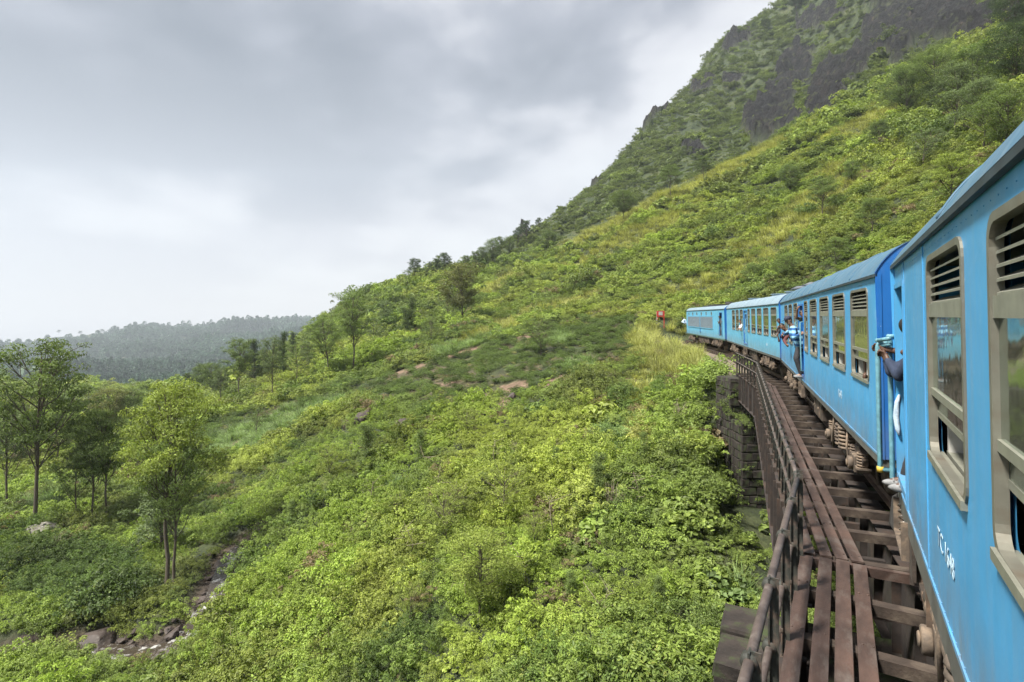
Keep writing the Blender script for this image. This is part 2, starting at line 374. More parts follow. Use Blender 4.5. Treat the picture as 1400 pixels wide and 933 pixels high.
def rockmask(px, py, r, x, y):
    m = np.zeros_like(px)
    for cx, cy, rx, ry, sh, d0, d1 in ROCKS: m = np.maximum(m, ell(px, py, cx, cy, rx*1.1, ry*1.1, sh)*((r > d0-25) & (r < d1+40)))
    nz = fbm(px/16, py/9, 4, 77)
    return sstep(.40, .55, m+(nz-.5)*.9)*(m > .08)
SOILS = [(850,625,16,14,0),(700,530,26,7,-.3),(760,522,30,7,-.3),(610,525,24,3,-.2),(840,560,9,26,0),(655,548,18,5,-.3),(905,470,14,6,0),(690,548,10,8,0),(320,610,18,5,-.6),(375,560,30,3,-.35),(305,700,9,9,-.7),
         (150,640,14,4,-.3),(190,610,24,4,-.2),(95,712,45,7,-.12),(160,690,26,6,-.2),(290,640,14,6,-.6),(780,600,8,5,0),(550,575,12,4,0),(985,487,30,9,.42),(860,520,12,5,0),(640,480,40,2.5,-.3),(560,505,40,2.5,-.3),(720,460,30,2.5,-.2)]
def soilmask(px, py, r, x, y):
    m = np.zeros_like(px)
    for cx, cy, rx, ry, sh in SOILS: m = np.maximum(m, ell(px, py, cx, cy, rx, ry, sh)*(r < 180))
    return sstep(.30, .55, m+(fbm(px/7, py/5, 3, 55)-.5)*.6)*(m > .05)
td_, ts_ = track_dist(GX, GY)
wet = 1-sstep(.8, 2.4, poly_dist(GX, GY, STREAM)); bal = (1-sstep(2.0, 2.9, td_))*sstep(S_END-.3, S_END+.6, ts_)*(ts_ < S_K1+60)
rock = rockmask(PXg, PYg, RR, GX, GY)*(GY > 0); teag = np.maximum(ell(PXg, PYg, 720, 495, 190, 42, -.25)*(PXg < 880), ell(PXg, PYg, 590, 520, 120, 26, -.2))*(RR > 38)*(RR < 130)*(GY > 0)
soil = np.maximum.reduce([soilmask(PXg, PYg, RR, GX, GY)*(GY > 0), 0.35*sstep(.3, .6, teag)*sstep(.4, .6, fbm(GX/4, GY/4, 2, 69)), 1-sstep(.9, 2.0, poly_dist(GX, GY, STREAM))])
# rough, ledged cliff relief
led = fbm(GX/7+GY/13, GZ/3.5, 4, 91)
rid = lambda a, b, q: 1-np.abs(2*fbm(a, b, 3, q)-1)
V[:, 2] += (rock*((led-.5)*12+(rid(GX/11, GY/14, 97)-.6)*11+(rid(GX/4.2, GY/9, 98)-.6)*5+(rid(GX/1.8, GY/5, 99)-.6)*1.8)).ravel()
mz = (RR > 215)*(RR < 470)*(PXg > 640)*(1-rock); V[:, 2] += (mz*((fbm(GX/6, GY/6, 4, 101)-.5)*4.5)).ravel()
fields = sstep(.5, .56, fbm(GX/420, GY/300, 3, 41))*(RR > 800)*(RR < 1750)*(PXg < 620)
cen = len(V); V = np.vstack([V, [[0, 0, float(ground(np.array([0.3]), np.array([0.3]))[0])]]])
def catt(a): return np.concatenate([a.ravel(), [0]])
gm = bpy.data.materials.new('hillside'); gm.use_nodes = True; t = gm.node_tree; b = t.nodes['Principled BSDF']
ge = N(t, 'ShaderNodeNewGeometry')
def nz(s, d=6.0, rg=.6):
    n = N(t, 'ShaderNodeTexNoise', i_Scale=s, i_Detail=d, i_Roughness=rg); t.links.new(ge.outputs['Position'], n.inputs['Vector']); return n.outputs[0]
def ga(nm): return N(t, 'ShaderNodeAttribute', attribute_name=nm).outputs['Fac']
gc = ramp(t, nz(.6, 8), [(.32, (.016, .022, .009)), (.5, (.034, .046, .014)), (.66, (.065, .075, .024))])
fc = mixc(t, ramp(t, nz(.012, 3), [(.45, 0.0), (.6, 1.0)]), (.055, .10, .045), (.075, .115, .045))
mcol = ramp(t, math_(t, 'ADD', math_(t, 'MULTIPLY', nz(.10, 9, .7), .5), math_(t, 'MULTIPLY', nz(.7, 6, .7), .5)), [(.40, (.010, .018, .006)), (.5, (.030, .046, .012)), (.60, (.066, .072, .024))])
gc = mixc(t, ga('mount'), gc, mcol)
gc = mixc(t, ga('fields'), gc, fc)
sc = ramp(t, nz(1.4, 8), [(.3, (.07, .045, .028)), (.6, (.19, .125, .082)), (.75, (.30, .225, .155))])
gc = mixc(t, ga('soil'), gc, sc)
mpn = N(t, 'ShaderNodeMapping'); mpn.inputs['Scale'].default_value = (.30, .30, .06); t.links.new(ge.outputs['Position'], mpn.inputs[0])
rn = N(t, 'ShaderNodeTexNoise', i_Scale=1.0, i_Detail=10.0, i_Roughness=.68); t.links.new(mpn.outputs[0], rn.inputs['Vector'])
mp2 = N(t, 'ShaderNodeMapping'); mp2.inputs['Scale'].default_value = (.16, .16, .022); t.links.new(ge.outputs['Position'], mp2.inputs[0])
rn2 = N(t, 'ShaderNodeTexNoise', i_Scale=1.0, i_Detail=8.0, i_Roughness=.6, i_Distortion=.6); t.links.new(mp2.outputs[0], rn2.inputs['Vector'])
vo = N(t, 'ShaderNodeTexVoronoi', feature='DISTANCE_TO_EDGE', i_Scale=.16); t.links.new(mixc(t, .12, ge.outputs['Position'], rn.outputs['Color'], 'ADD'), vo.inputs['Vector'])
crk = ramp(t, vo.outputs['Distance'], [(0.0, .25), (.10, 1.0)])
rc = ramp(t, rn.outputs[0], [(.36, (.003, .003, .004)), (.5, (.011, .009, .011)), (.60, (.032, .024, .021)), (.70, (.13, .10, .065))])
rc = mixc(t, ramp(t, rn2.outputs[0], [(.47, 0.0), (.56, .8)]), rc, (.007, .006, .009))
rc = mixc(t, 1.0, rc, crk, 'MULTIPLY')
moss = ramp(t, nz(.22, 8, .65), [(.56, 0.0), (.62, .8)]); rc = mixc(t, moss, rc, (.055, .065, .02))
gc = mixc(t, ga('rock'), gc, rc)
gc = mixc(t, ga('wet'), gc, ramp(t, nz(2.2, 9, .7), [(.35, (.012, .010, .008)), (.55, (.045, .034, .026)), (.7, (.11, .085, .065))]))
bc = ramp(t, nz(9, 6), [(.35, (.10, .08, .06)), (.65, (.27, .215, .16))])
gc = mixc(t, ga('bal'), gc, bc)
t.links.new(gc, b.inputs['Base Color']); b.inputs['Roughness'].default_value = .9
bp = N(t, 'ShaderNodeBump', i_Strength=1.0, i_Distance=1.0); t.links.new(math_(t, 'ADD', math_(t, 'MULTIPLY', nz(1.5, 10), .5), math_(t, 'MULTIPLY', math_(t, 'MULTIPLY', rn.outputs[0], ga('rock')), 14.0)), bp.inputs['Height']); t.links.new(bp.outputs[0], b.inputs['Normal'])
gme = np_mesh('ground', V, F, gm, True, {'rock': ('FLOAT', catt(rock)), 'soil': ('FLOAT', catt(soil)), 'bal': ('FLOAT', catt(bal)), 'fields': ('FLOAT', catt(fields)), 'wet': ('FLOAT', catt(wet)), 'mount': ('FLOAT', catt(((RR > 200) & (RR < 700) & (PXg > 600)).astype(float)))})
go = link('ground', gme); tag(go, 'green hillsides and mountain with dark rock faces around the ravine', kind='structure')

# ------------------------------------------------------------------ foliage prototypes
def leaf_quads(cen, out, size, up=.5, aspect=.5, rnd=1.0, fold=.25, rg=rng):
    """a leaf at each centre: 4 vertices in a folded diamond; out = preferred facing"""
    n = len(cen); nrm = out+np.array([0, 0, up])+rg.normal(0, .45*rnd, (n, 3)); nrm /= np.linalg.norm(nrm, axis=1)[:, None]+1e-9
    a = rg.normal(size=(n, 3)); a -= nrm*(a*nrm).sum(1)[:, None]; a /= np.linalg.norm(a, axis=1)[:, None]+1e-9
    bq = np.cross(nrm, a); s = (size*rg.uniform(.65, 1.3, n))[:, None]
    v = np.stack([cen-a*s*.5, cen+bq*s*aspect*.5+nrm*s*fold*.3, cen+a*s*.5-nrm*s*.15, cen-bq*s*aspect*.5+nrm*s*fold*.3], 1)
    return v.reshape(-1, 3)
def lobes(n, R0, flat=.75, zc=.55, spread=.6, rg=rng):
    c = rg.normal(0, spread*.6, (n, 3))*R0; c[:, 2] = np.abs(c[:, 2])*.6*flat+zc*R0*rg.uniform(.35, 1.0, n)
    return c, R0*rg.uniform(.28, .5, n)
def leafy(n_leaf, n_lobe, leaf, flat=.75, aspect=.5, up=.5, spread=.6, seed=0, inner=.35, skirt=True, zc=.55, lr=(.28, .5)):
    rg = np.random.default_rng(seed); c, r = lobes(n_lobe, 1.0, flat, zc, spread, rg); r = rg.uniform(lr[0], lr[1], n_lobe)
    k = rg.integers(0, n_lobe, n_leaf); d = rg.normal(size=(n_leaf, 3)); d /= np.linalg.norm(d, axis=1)[:, None]
    d[:, 2] = np.where(d[:, 2] < -.3, -d[:, 2], d[:, 2])
    rad = r[k]*(1-inner*rg.random(n_leaf)**2)
    p = c[k]+d*rad[:, None]*np.array([1, 1, flat])
    if skirt: p[:, 2] = np.where(p[:, 2] < 0, rg.uniform(0, .2, n_leaf), p[:, 2])
    v = leaf_quads(p, d, np.full(n_leaf, leaf), up, aspect, rg=rg)
    lobe_v = rg.uniform(0, 1, n_lobe)[k]
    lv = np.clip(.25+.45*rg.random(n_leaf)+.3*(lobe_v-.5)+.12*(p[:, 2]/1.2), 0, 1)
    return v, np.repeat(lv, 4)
def mesh_from_leaves(name, v, lv, extra=None):
    F = np.arange(len(v)).reshape(-1, 4)
    if extra is not None:
        ev, ef, el_ = extra; F = np.vstack([F, ef+len(v)]); v = np.vstack([v, ev]); lv = np.concatenate([lv, el_])
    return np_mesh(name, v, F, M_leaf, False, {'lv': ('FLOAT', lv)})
def blades(n, h, w, lean, seed=0, rad=.35, seg=3):
    rg = np.random.default_rng(seed); vs = []; lvs = []; fs = []; b = 0
    for i in range(n):
        a = rg.uniform(0, 2*PI); r = rad*math.sqrt(rg.random()); x0, y0 = r*math.cos(a), r*math.sin(a)
        a2 = a+rg.normal(0, .8); L = h*rg.uniform(.5, 1.1); le = lean*rg.uniform(.3, 1.4); q = rg.uniform(0, 1)
        ww = w*rg.uniform(.6, 1.2); pa = a2+PI/2+rg.normal(0, .5)
        for k in range(seg+1):
            t_ = k/seg; o = le*t_**1.8*L; zz = L*t_*(1-.35*le*t_); wv = ww*(1-t_)**.7*.5+.001
            cx, cy = x0+o*math.cos(a2), y0+o*math.sin(a2)
            vs.append((cx+wv*math.cos(pa), cy+wv*math.sin(pa), zz)); vs.append((cx-wv*math.cos(pa), cy-wv*math.sin(pa), zz)); lvs += [q*.7+.25*t_]*2
        for k in range(seg): fs.append((b+2*k, b+2*k+1, b+2*k+3, b+2*k+2))
        b += 2*(seg+1)
    return np.array(vs), np.array(fs), np.array(lvs)
def blade_mesh(name, *a, **k):
    v, f, l = blades(*a, **k); return np_mesh(name, v, f, M_leaf, False, {'lv': ('FLOAT', l)})
PROTO = {}
for s in range(3):
    v, l = leafy(1700, 40, .105, .9, .55, .55, 1.05, 10+s, lr=(.14, .34)); PROTO['bush%d' % s] = mesh_from_leaves('bush', v, l)
for s in range(2):
    v, l = leafy(1400, 44, .15, 1.1, .38, .35, .95, 20+s, zc=.9, lr=(.10, .30)); PROTO['leggy%d' % s] = mesh_from_leaves('leggy_bush', v, l)
for s in range(2):
    v, l = leafy(1000, 12, .09, .55, .5, .8, .6, 30+s, inner=.2, zc=.5); PROTO['tea%d' % s] = mesh_from_leaves('tea', v, l)
for s in range(3):
    v, l = leafy(1150, 30, .135, .9, .6, .45, .95, 40+s, lr=(.16, .36)); PROTO['clump%d' % s] = mesh_from_leaves('clump', v, l)
for s in range(2):
    v, l = leafy(170, 8, .42, 1.1, .7, .45, .6, 50+s); PROTO['far%d' % s] = mesh_from_leaves('far_clump', v, l)
PROTO['grass0'] = blade_mesh('grass', 170, 1.0, .035, .7, seed=1, rad=.4)
PROTO['grass1'] = blade_mesh('grass', 220, .8, .03, 1.0, seed=2, rad=.55)
v, l = leafy(420, 9, .20, .3, .30, .9, 1.0, 61, inner=.8, zc=.25); PROTO['fern0'] = mesh_from_leaves('fern', v, l)
v, l = leafy(230, 14, .30, .7, .72, .55, .9, 71, zc=.6, lr=(.2, .4)); PROTO['broad0'] = mesh_from_leaves('broad_leaf', v, l)
def twig_mesh():
    m = MB(); rr = random.Random(5)
    for k in range(16):
        a = rr.uniform(0, 6.28); e = Vector((math.cos(a)*rr.uniform(.1, .6), math.sin(a)*rr.uniform(.1, .6), rr.uniform(.7, 1.5))); mid = e*.5+Vector((rr.gauss(0, .08), rr.gauss(0, .08), .05)); m.tube([(0, 0, 0), mid, e], [.018, .012, .003], 4)
        for q in range(3): b_ = mid.lerp(e, rr.random()); m.tube([b_, b_+Vector((rr.gauss(0, .2), rr.gauss(0, .2), rr.uniform(.05, .3)))], [.008, .002], 3)
    return m.mesh('twig', M_twig)
PROTO['twig0'] = twig_mesh()
def gn_scatter(name, src_me, pts, rot, scl, tint, label):
    src = bpy.data.objects.new(src_me.name+'_source', src_me)
    tr = bpy.data.node_groups.new(name, 'GeometryNodeTree')
    tr.interface.new_socket('Geometry', in_out='INPUT', socket_type='NodeSocketGeometry'); tr.interface.new_socket('Geometry', in_out='OUTPUT', socket_type='NodeSocketGeometry')
    gi = tr.nodes.new('NodeGroupInput'); gout = tr.nodes.new('NodeGroupOutput'); ip = tr.nodes.new('GeometryNodeInstanceOnPoints')
    oi = tr.nodes.new('GeometryNodeObjectInfo'); oi.inputs['Object'].default_value = src; oi.inputs['As Instance'].default_value = True
    tr.links.new(gi.outputs[0], ip.inputs['Points']); tr.links.new(oi.outputs['Geometry'], ip.inputs['Instance'])
    for nm, sock in (('rot', 'Rotation'), ('scl', 'Scale')):
        na_ = tr.nodes.new('GeometryNodeInputNamedAttribute'); na_.data_type = 'FLOAT_VECTOR'; na_.inputs['Name'].default_value = nm
        tr.links.new(na_.outputs[0], ip.inputs[sock])
    tr.links.new(ip.outputs[0], gout.inputs[0])
    me = bpy.data.meshes.new(name); me.vertices.add(len(pts)); me.vertices.foreach_set('co', pts.astype(np.float32).ravel())
    for nm, dt, arr in (('rot', 'FLOAT_VECTOR', rot), ('scl', 'FLOAT_VECTOR', scl), ('tint', 'FLOAT_COLOR', np.concatenate([tint, np.ones((len(pts), 1))], 1))):
        at = me.attributes.new(nm, dt, 'POINT'); at.data.foreach_set('color' if dt == 'FLOAT_COLOR' else 'vector', arr.astype(np.float32).ravel())
    o = link(name, me); m = o.modifiers.new('scatter', 'NODES'); m.node_group = tr
    tag(o, label, kind='stuff'); return o

# ------------------------------------------------------------------ where plants grow
COL = dict(lime=(.235, .315, .055), yellow=(.30, .335, .07), mid=(.15, .20, .052), fresh=(.13, .22, .035), deep=(.062, .108, .032), tea=(.085, .125, .030), blue=(.175, .25, .085), straw=(.38, .37, .15), olive=(.15, .16, .04), dark=(.032, .062, .022))
for k_ in COL: COL[k_] = np.array(COL[k_])
def region(px, py, cx, cy, rx, ry, sh=0): return ell(px, py, cx, cy, rx, ry, sh)
def scatter():
    pts = []
    r = 11.0
    while r < 2750:
        sp = max(.80, r*.0155) if r < 120 else (max(1.86, r*.0118) if r < 215 else r*.0098 if r < 560 else r*.0098)
        amax = R(66) if r < 250 else R(50) if r < 560 else R(46)
        n = int(2*amax*r/sp); 
        if r > 560: lo, hi = -amax, R(-8)
        else: lo, hi = -amax, amax
        a = lo+(np.arange(n)+rng.random(n))/n*(hi-lo) if r < 560 else np.linspace(lo, hi, int((hi-lo)*r/sp))+rng.normal(0, .3*sp/r, int((hi-lo)*r/sp))
        rr = r+rng.uniform(-.5, .5, len(a))*sp
        pts.append(np.stack([rr*np.sin(a), rr*np.cos(a), np.full(len(a), sp)], 1)); r += sp
    r = 11.5
    while r < 36:
        n = int(2*R(47)*r/.55); a = -R(47)+(np.arange(n)+rng.random(n))/n*2*R(47); rr = r+rng.uniform(-.27, .27, n); pts.append(np.stack([rr*np.sin(a), rr*np.cos(a), np.full(n, .5)], 1)); r += .55
    return np.vstack(pts)
PT = scatter(); PX_, PY_, SP = PT.T; PZ_ = ground(PX_, PY_); PR = np.hypot(PX_, PY_)
pxs = HX+FPX*PX_/np.maximum(PY_, .5); pys = HY-(PZ_-EYE)/np.maximum(PY_, .5)*FPX
td, ts = track_dist(PX_, PY_)
clear = ((td < 3.0) & (ts > S_END-4) & (ts < S_K1+62)) | ((td < 2.6) & (ts < S_START+1))
under = (td < 2.4) & (ts > S_START) & (ts <= S_END-4)
rk = rockmask(pxs, pys, PR, PX_, PY_); so = soilmask(pxs, pys, PR, PX_, PY_); sd_ = poly_dist(PX_, PY_, STREAM)
fl = sstep(.5, .56, fbm(PX_/420, PY_/300, 3, 41))*(PR > 800)*(PR < 1750)
u = rng.random(len(PX_)); mt0 = (PR > 215) & (pxs > 640) & (PR < 560)
spx = [(a[0], a[1]) for a in ((330,742),(312,765),(296,795),(285,818),(262,850),(225,878),(170,882),(100,872),(30,880))]
spd = np.full(len(PX_), 1e9)
for (ax, ay), (bx, by) in zip(spx[:-1], spx[1:]):
    tt = np.clip(((pxs-ax)*(bx-ax)+(pys-ay)*(by-ay))/((bx-ax)**2+(by-ay)**2), 0, 1); spd = np.minimum(spd, np.hypot(pxs-ax-tt*(bx-ax), (pys-10)-ay-tt*(by-ay)))
keep = ~clear & ~((spd < 17) & (PR < 50)) & ~((rng.random(len(PX_)) < .07) & (PR < 60)) & ~(mt0 & (fbm(PX_/16, PY_/16, 3, 81) < .42) & (rng.random(len(PX_)) < .35)) & (u > rk*.84) & (rng.random(len(u)) > so*.92) & ~((sd_ < 1.5) & (PR < 60)) & (rng.random(len(u)) > fl*.97) & ((pys < 1150) | (PR < 90)) & ((pxs > -180) & (pxs < 1560) | (PR < 250)) & (PY_ > 1)
# not inside the abutment blocks
ABUT = (K[1]+dr(14.63)*6.6)
keep &= ~((PX_ > 10.9) & (PX_ < 15) & (PY_ > 25.3) & (PY_ < 31))
keep &= ~((np.abs(pxs-903) < 9) & (pys > 438) & (pys < 466) & (PR < 100))
pit = (pxs > 978) & (pxs < 1066) & (PR > 20.5) & (PR < 29)
keep &= ~(pit & (PR > 24.0))
keep &= ~((PX_ > 2.2) & (PX_ < 7) & (PY_ > 5) & (PY_ < 9))
PX_, PY_, PZ_, SP, PR, pxs, pys, under, td, fl, sd_, pit = [a[keep] for a in (PX_, PY_, PZ_, SP, PR, pxs, pys, under, td, fl, sd_, pit)]
n = len(PX_)
k1 = fbm(PX_/5, PY_/5, 3, 61); k2 = fbm(PX_/14, PY_/14, 3, 62); k3 = fbm(PX_/3, PY_/3, 2, 63); k4 = fbm(PX_/30, PY_/30, 2, 64)
j = rng.random(n)
tea = np.maximum(region(pxs, pys, 720, 495, 190, 42, -.25)*(pxs < 880), region(pxs, pys, 590, 520, 120, 26, -.2))
tea = np.maximum(tea, region(pxs, pys, 330, 590, 120, 26, -.25)*.7)
tea = (tea+(k3-.5)*.7 > .42) & (PR > 38)
rowv = (PX_*.50+PY_*.87)/2.1+1.1*fbm(PX_/9, PY_/9, 2, 68)
teaz = tea.copy(); gap = teaz & ((rowv % 1) > .60) & (rng.random(n) < .8)
blue = (np.maximum.reduce([region(pxs, pys, 840, 600, 26, 20), region(pxs, pys, 790, 498, 30, 12)*.9, region(pxs, pys, 420, 560, 70, 14, -.3), region(pxs, pys, 340, 600, 80, 22, -.3), region(pxs, pys, 50, 690, 45, 18), region(pxs, pys, 640, 470, 90, 9, -.3), region(pxs, pys, 755, 462, 34, 10), region(pxs, pys, 545, 660, 20, 14)*.8, region(pxs, pys, 1010, 820, 20, 14)*.7])+(k3-.5)*.6 > .50)
straw = (np.maximum.reduce([region(pxs, pys, 915, 480, 62, 42, .1), region(pxs, pys, 880, 560, 24, 70, 0)*.9, region(pxs, pys, 700, 380, 60, 9, -.55), region(pxs, pys, 850, 300, 160, 12, -.49), region(pxs, pys, 1000, 232, 120, 12, -.5)*.9, region(pxs, pys, 860, 330, 130, 22, -.49)*.75, region(pxs, pys, 740, 430, 130, 12, -.3)*.8])+(k3-.5)*.5 > .52)
straw |= (pxs > 760) & (pxs < 1250) & (PR > 85) & (PR < 212) & (fbm(PX_/22, PY_/22, 3, 85)*.8+.2*k3 > .56)
mtn = (PR > 215) & (pxs > 640) & (PR < 560)
crest = (PR > 190) & (pxs > 900)
forest = (PR > 560)
near = PR < 46; midr = (PR >= 46) & (PR < 130)
tint = np.zeros((n, 3)); kind = np.empty(n, dtype='U8'); size = SP*1.0
# colours by patch
w = sstep(.36, .64, k1*.55+k4*.25+j*.2)
tint[:] = COL['mid']*(1-w[:, None])+COL['lime']*w[:, None]
yellow_slope = sstep(740, 860, pxs)*(1-sstep(1250, 1400, pxs))*sstep(75, 110, PR)*(PR < 212)  # front slope where the plants are yellower
yb = np.clip(sstep(.5, .66, k2*.6+k3*.4)*.65+yellow_slope*.18, 0, 1)[:, None]; tint = tint*(1-yb)+COL['yellow']*yb
dk = sstep(.56, .70, fbm(PX_/4, PY_/4, 2, 65)*.7+j*.3)[:, None]; tint = tint*(1-dk*.7)+COL['deep']*dk*.7
ol = sstep(.6, .72, fbm(PX_/7, PY_/7, 2, 66)*.75+j*.25)[:, None]; tint = tint*(1-ol*.6)+COL['olive']*ol*.6
# the ravine by the bridge is a deeper green
rav = sstep(820, 980, pxs)*(PR < 34); tint = tint*(1-.55*rav[:, None])+(COL['mid']*.9)*(.55*rav[:, None])
tint[mtn] = (COL['mid']*.74)[None]*(.75+.6*k2[mtn][:, None])*.9+COL['olive'][None]*.28*sstep(.45, .6, k1[mtn])[:, None]
tint[forest] = np.array([.040, .078, .050])*(.35+1.5*fbm(PX_/170, PY_/120, 3, 88)[forest][:, None])
tint[tea] = COL['tea']*(.8+.6*j[tea][:, None])*1.0; tint[gap] = COL['straw']*.6
tint[blue] = COL['blue']*(.8+.4*j[blue][:, None])
tint[straw] = (COL['straw']*.55+COL['yellow']*.45)*(.75+.45*j[straw][:, None])
br = (rng.random(n) < .022) & (PR < 120); tint[br] = np.array([.19, .15, .085])
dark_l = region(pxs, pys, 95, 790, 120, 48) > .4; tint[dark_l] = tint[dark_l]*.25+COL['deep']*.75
broad_r = (region(pxs, pys, 1000, 740, 75, 150) > .35) & (rng.random(n) < .45)
lowc = SP < .6
tint *= rng.uniform(.75, 1.25, n)[:, None]
rgx = rng.random(n)
for i in range(n):
    if lowc[i]: kind[i] = ('fern0', 'bush0', 'grass1', 'broad0')[i % 4]
    elif broad_r[i]: kind[i] = 'broad0'
    elif forest[i]: kind[i] = 'far%d' % (i % 2)
    elif straw[i]: kind[i] = 'grass%d' % (i % 2)
    elif blue[i]: kind[i] = 'grass%d' % (i % 2)
    elif tea[i]: kind[i] = 'tea%d' % (i % 2) if PR[i] < 100 else 'clump%d' % (i % 3)
    elif PR[i] > 150: kind[i] = 'clump%d' % (i % 3) if rgx[i] > .2 or PR[i] > 300 else 'far%d' % (i % 2)
    elif PR[i] > 60: kind[i] = 'clump%d' % (i % 3) if rgx[i] > .25 else 'bush%d' % (i % 3)
    else:
        g = rgx[i]; kind[i] = 'bush%d' % (i % 3) if g < .52 else ('broad0' if g < .545 else 'twig0' if g < .565 else 'leggy%d' % (i % 2) if g < .70 else ('fern0' if g < .80 else ('grass1' if g < .93 else 'clump0')))
patch = np.where(rng.random(n) < .06, 1.45, 1.0)*(.8+.55*1)*1.0 if 0 else rng.choice([.75, .9, 1.0, 1.35], n, p=[.25, .35, .3, .1])*.8+.5*sstep(.35, .68, fbm(PX_/6, PY_/6, 2, 71))
sz = SP*rng.uniform(.75, 1.15, n)*patch
sz = np.where(forest, SP*rng.uniform(.35, .75, n), sz); sz = np.where(tea, SP*.95*rng.uniform(.8, 1.2, n), sz); sz = np.where(gap, sz*.35, sz)
sz = np.where(straw | blue, SP*rng.uniform(.8, 1.2, n)*1.1, sz); sz = np.where(under, sz*.85, sz)
sz = np.where((PR > 100) & (PR < 560) & ~straw, sz*np.where(rng.random(n) < .07, 1.45, .85), sz); sz = np.where(mtn, sz*.74, sz); sz = np.where(pit, sz*.55, sz)
sz = np.where(dark_l, sz*1.3, sz)
tallg = region(pxs, pys, 915, 478, 60, 40, .1) > .4
sclz = np.where(forest, rng.uniform(1.0, 1.8, n), rng.uniform(.7, 1.15, n))
sclz = np.where(tallg & straw, sclz*1.5, sclz); scl = np.stack([sz, sz, sz*sclz], 1); rot = np.stack([rng.normal(0, .15, n), rng.normal(0, .15, n), rng.uniform(0, 2*PI, n)], 1)
pos = np.stack([PX_, PY_, PZ_-.10*sz], 1)
NAMES = {'bush': ('undergrowth', 'dense leafy green undergrowth covering the slopes of the ravine'), 'leggy': ('scrub', 'upright bright green scrub on the slope below the bridge'),
         'tea': ('tea_shrubbery', 'low dark tea bushes in rows on the terraced spur'), 'clump': ('hillside_scrub', 'mixed green scrub covering the hillsides'),
         'far': ('forest', 'hazy forest on the far hills'), 'grass': ('grass', 'tall yellow and blue green grass tufts on the slope'), 'broad': ('broad_leaved_weeds', 'broad leaved weeds scattered through the undergrowth'), 'twig': ('bare_stems', 'bare grey stems scattered through the undergrowth'), 'fern': ('ferns', 'low ferns between the bushes')}
cp = np.array([[11.3+3.2*rng.random()+.0, 26.62+rng.normal(0, .12), -2.45-5.2*rng.random()**1.5] for _ in range(34)]+[[11.2+4*rng.random(), 26.9+1.0*rng.random(), -2.45] for _ in range(16)]+[[11.2+rng.random()*.5, 28.0+rng.random()*1.4, -.55-1.8*rng.random()] for _ in range(12)])
cn = len(cp); cs = rng.uniform(.16, .38, cn); gn_scatter('creeper', PROTO['bush1'], cp, np.stack([rng.normal(0, .4, cn), rng.normal(0, .4, cn), rng.uniform(0, 6, cn)], 1), np.stack([cs, cs, cs], 1), (COL['mid']*.9)[None]*rng.uniform(.6, 1.2, (cn, 1)), 'moss and small creepers growing on the stone abutment')
# the largest shrubs in view are things of their own; the rest is ground cover
gapok = ~gap
big = np.argsort(-(sz/PR)*((pxs > 0) & (pxs < 1060) & (pys > 480) & (pys < 960))*(~forest)*(np.char.startswith(kind, 'bush') | np.char.startswith(kind, 'leggy')))[:230]
single = np.zeros(n, bool); single[big] = True
tb = np.argsort(-(sz/PR)*((pxs > 300) & (pxs < 900) & gapok)*np.char.startswith(kind, 'tea'))[:230]; single[tb] = True
for kk in sorted(set(kind)):
    m = (kind == kk) & ~single
    if m.sum() == 0: continue
    nm, lb = NAMES[kk.rstrip('0123456789')]
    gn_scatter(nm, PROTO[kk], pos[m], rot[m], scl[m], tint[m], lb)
LAND = [(1000, 860, 'beside the stone pier at the bottom edge'), (1000, 720, 'under the stepped stone abutment'), (960, 600, 'left of the stone abutment'), (900, 480, 'beside the tall yellow grass near the track'), (850, 625, 'around the bare red soil patch'), (900, 760, 'in the ravine left of the railing'), (840, 880, 'low in the ravine at the bottom edge'),
        (720, 900, 'at the bottom edge below the bare branches'), (600, 900, 'at the bottom edge beneath the spreading tree'), (470, 900, 'at the bottom edge right of the stream'), (350, 880, 'on the bank just right of the white water'), (350, 760, 'on the bank above the stream bend'), (420, 690, 'on the open slope right of the stream trees'), (500, 620, 'below the dark upright rock'), (560, 600, 'beside the grey brown rock'),
        (540, 740, 'on the open slope left of the sparse young tree'), (640, 660, 'on the bright slope below the tea rows'), (690, 760, 'among the bare grey branches'), (770, 680, 'on the slope between bare branches and red soil'), (60, 780, 'near the lichen spotted boulder'), (60, 900, 'at the bottom edge left of the flat boulder'), (190, 760, 'at the foot of the stream trees'), (200, 910, 'at the bottom edge below the flat boulder'),
        (330, 560, 'below the dark upright tree at the spur end'), (400, 590, 'on the terraces left of the rocks'), (450, 540, 'at the foot of the leaning forked tree'), (500, 520, 'below the tallest tree on the spur'), (570, 540, 'above the two slope rocks'), (620, 490, 'below the round crowned tree'), (690, 540, 'beside the exposed brown soil'), (740, 480, 'around the broad light tree'), (700, 450, 'on the upper edge of the tea rows'), (810, 510, 'in the dense dark tea clump'), (800, 460, 'on the terrace below the grassy bank'), (850, 450, 'near the red and white board')]
